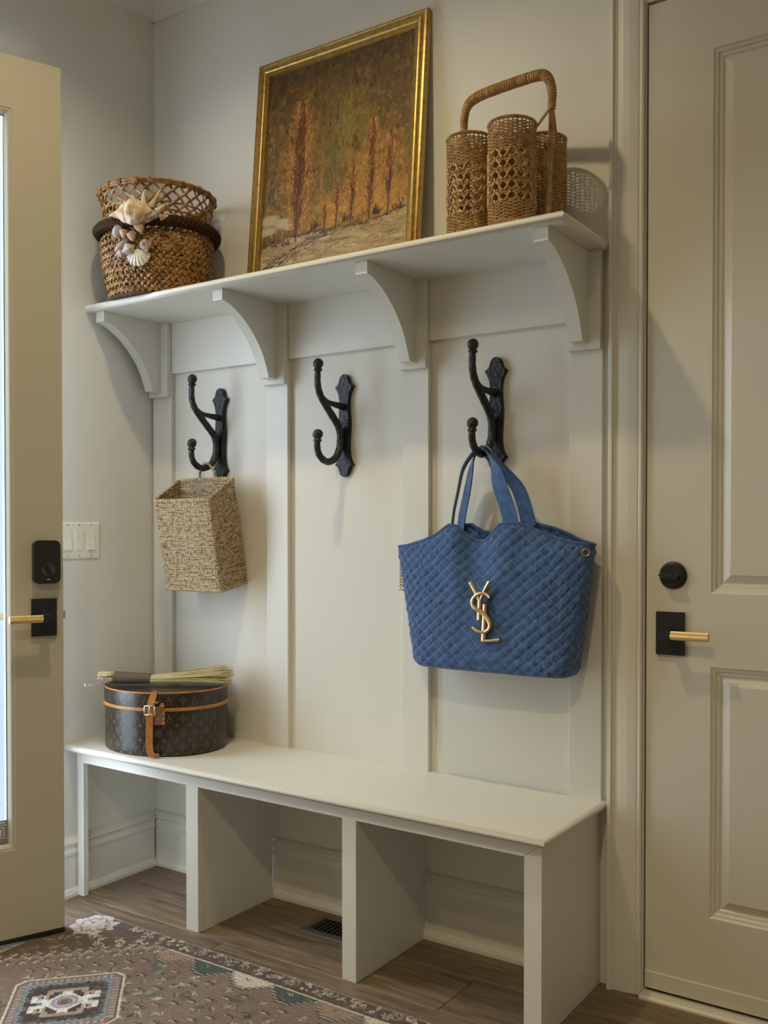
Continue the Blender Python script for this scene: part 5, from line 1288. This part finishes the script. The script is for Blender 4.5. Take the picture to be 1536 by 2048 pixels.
    for k in range(12):
        xc = .606 + k * .1385; st = .0125
        hgt = np.floor((.069 - np.abs(X - xc)) / st + 1) * st * .98
        inside = (v > field_v + .005) & (v < field_v + .004 + np.minimum(hgt, .058)) & (np.abs(X - xc) < .068)
        big = (v > field_v) & (v < field_v + .004 + np.minimum(hgt, .058) + .0085) & (np.abs(X - xc) < .074); mid_ = (v > field_v) & (v < field_v + .004 + np.minimum(hgt, .058) + .0050) & (np.abs(X - xc) < .071)
        m(BLK, big & ~mid_, .85); m(CREAM, mid_ & ~inside, .95); m(tcol[k % 7], inside); m(BLK, inside & (v > field_v + .004 + np.minimum(hgt, .058) - .0040), .6)
        stamp('hook', xc - .008, .4185 + field_v + .024, .018, 1.5, {'o': DARK if k % 2 == 0 else CREAM}, .8)
    # --- corner spandrel at the left end
    spn = (p < .985) & (v > field_v) ; mix((92, 72, 56), spn.astype(float) * .85)
    for cx, cy in ((.275, .585), (.34, .545), (.42, .530), (.30, .645), (.235, .70), (.385, .575), (.47, .505), (.24, .62)):
        stamp('leafy', cx, cy, .062, cx * 9, {'o': CREAM if cx > .3 else TAN, '#': GREEN}, .75, .43)
    # vine of hooked zigzags
    band = (p > .985) & (p < 1.065) & (v > field_v); mix((104, 84, 68), band.astype(float) * .7)
    zz = np.abs(((q / .050) % 1) - .5) * 2
    m(CREAM, band & (np.abs(p - (1.004 + .030 * zz)) < .0042)); m(BLK, band & (np.abs(p - (1.013 + .030 * zz)) < .0030), .8); m(CREAM, band & (np.abs(p - (1.0215 + .030 * zz)) < .0030), .8)
    for j in range(-12, 3):
        qc = .035 + j * .050
        for pc in (.992, 1.058): stamp('hook', (pc + qc) / 2, (pc - qc) / 2, .022, .8 if pc < 1 else 3.6, {'o': CREAM}, .85)
    # corner flower, pale
    d = np.hypot(X - .265, (Yp - .492) * 1.0); lob = .066 + .006 * np.cos(np.arctan2(Yp - .492, X - .265) * 8)
    m((200, 188, 176), (d < lob + .02 * (n2 - .5)) & (n2 > .36), .88); m((120, 100, 92), (np.abs(d - lob * .62) < .0035), .8); m((110, 120, 118), (np.abs(((np.arctan2(Yp - .492, X - .265) * 4 / PI) % 1) - .5) < .10) & (d < lob * .9) & (d > .015), .6); m((205, 60, 110), np.hypot(X - .214, Yp - .520) < .006, .8)
    # --- medallions
    def medallion(cx, cy, s, pale):
        P = (X - cx) + (Yp - cy); Q = (X - cx) - (Yp - cy); aP, aQ = np.abs(P), np.abs(Q); sq = np.maximum(aP, aQ); sq = np.maximum(sq, (aP + aQ) * .545)
        m((140, 112, 98), sq < .195 * s); m(CREAM, np.abs(sq - .192 * s) < .0042); m(BLK, np.abs(sq - .184 * s) < .002, .6)
        t = np.where(aP > aQ, Q, P); zg = np.abs(((t / .022) % 1) - .5) * 2
        m((170, 168, 172), (np.abs(sq - (.168 * s)) < .011) & (zg < .42), .8)
        m(BLUE if not pale else LAV, np.abs(sq - (.140 * s + .012 * zg)) < .006, .9); m(BLK, np.abs(sq - (.129 * s + .012 * zg)) < .0040, .9)
        core = sq < .122 * s + .012 * zg; m((70, 60, 60) if not pale else IVORY, core)
        fg = IVORY if not pale else (96, 80, 78)
        r_ = np.hypot(P, Q) / s
        arm = ((aP < .024 * s) & (aQ < .092 * s)) | ((aQ < .018 * s) & (aP < .086 * s))
        m(fg, arm & core)
        lob = (aQ > .062 * s) & (aQ < .118 * s) & (np.abs(aP - .036 * s) < .026 * s) & ~((np.abs(aQ - .086 * s) < .010 * s) & (np.abs(aP - .046 * s) < .010 * s)); head = lob; m(fg, head & core, .95)
        m((70, 60, 60), ((np.maximum(np.abs(aP - .088 * s), aQ) < .010 * s) | (np.maximum(np.abs(aQ - .088 * s), aP) < .010 * s)) & core, .8); m((112, 158, 168), ((np.maximum(np.abs(aP - .088 * s), aQ) < .006 * s) | (np.maximum(np.abs(aQ - .088 * s), aP) < .006 * s)) & core, .9)
        hook_ = (np.abs(aP - .090 * s) < .010 * s) & (aQ < .062 * s) | (np.abs(aQ - .056 * s) < .008 * s) & (aP > .062 * s) & (aP < .098 * s) | (np.abs(aQ - .066 * s) < .006 * s) & (aP > .03 * s) & (aP < .095 * s) | (np.abs(aP - .052 * s) < .018 * s) & (np.abs(aQ - .092 * s) < .006 * s) | (np.abs(aQ - .052 * s) < .018 * s) & (np.abs(aP - .092 * s) < .006 * s)
        m((176, 150, 132) if not pale else GREEN, hook_ & core, .95)
        oc = np.maximum(sq, (aP + aQ) * .72) / s; m(IVORY, oc < .058); m(LAV, oc < .047); m((206, 196, 190), oc < .033); m((146, 116, 104), oc < .027); m(GREEN, (oc < .014), .7)
    medallion(.575, .838, 1.0, False); medallion(1.02, .985, 1.25, True); medallion(1.62, .85, 1.0, False)
    # --- selvedge and wear
    m((60, 50, 46), v < .004); m((200, 190, 176), u < .006, .8)
    C *= (0.70 + .50 * n3)[..., None]; mix((150, 132, 118), np.clip(n2 - .62, 0, 1) * 2.2)
    zt = .0062 + .0012 * (n3 - .5) + .0008 * np.sin(X * 9)
    edge = np.minimum(np.minimum(u, x1 - X), np.minimum(v, -y0 - Yp)); zt = np.where(edge < .0031, .0015, zt)
    b = MB(); H_, W_ = X.shape; idx = np.arange(H_ * W_).reshape(H_, W_)
    b.v = list(map(tuple, np.stack([X + 0.05 * v * np.clip(1 - u / .5, 0, 1), -Yp, zt], -1).reshape(-1, 3))); b.f = np.stack([idx[:-1, :-1], idx[1:, :-1], idx[1:, 1:], idx[:-1, 1:]], -1).reshape(-1, 4).tolist(); b.sm = [True] * len(b.f)
    root = thing('area_rug', ((x0 + x1) / 2, (y0 + y1) / 2, 0), 'worn brown tribal rug with hooked medallions on the oak floor', 'rug')
    o = b.build('pile', RUG, root, angle=3.2); color_attr(o, C.reshape(-1, 3))
    f = MB()
    for k in range(210):
        y = y1 - .130 - k * (abs(y0 - y1) - .135) / 209; xo = x0 + 0.05 * (y1 - y)
        f.tube([(xo + .002, y, .004), (xo - .010, y + rr.uniform(-.004, .004), .0035), (xo - .018 - rr.uniform(0, .008), y + rr.uniform(-.007, .007), .0018)], .0013, 4)
    f.build('fringe', mat('ivory_fringe', (.55, .50, .42), .9), root, kind='stuff')
make_rug()

# ================================================================== recessed ceiling downlights
for i, (x, y, wt) in enumerate(CANS):
    b = MB(); b.lathe([(.050, CZ - .0005), (.076, CZ - .0005), (.076, CZ - .004), (.072, CZ - .006), (.050, CZ - .003)], lambda a, c, h: Vector((x + a, y + c, h)), 32, cap=False)
    o = b.build('recessed_downlight', CEIL); o['kind'] = 'structure'; o['label'] = 'round recessed ceiling downlight'; o['category'] = 'light'; o['group'] = 'ceiling downlights'
    area_light('downlight_lamp', (x, y, CZ - .008), (0, 0, 0), .09, .09, wt, CAN_WARM, shape='DISK', spread=math.radians(140))
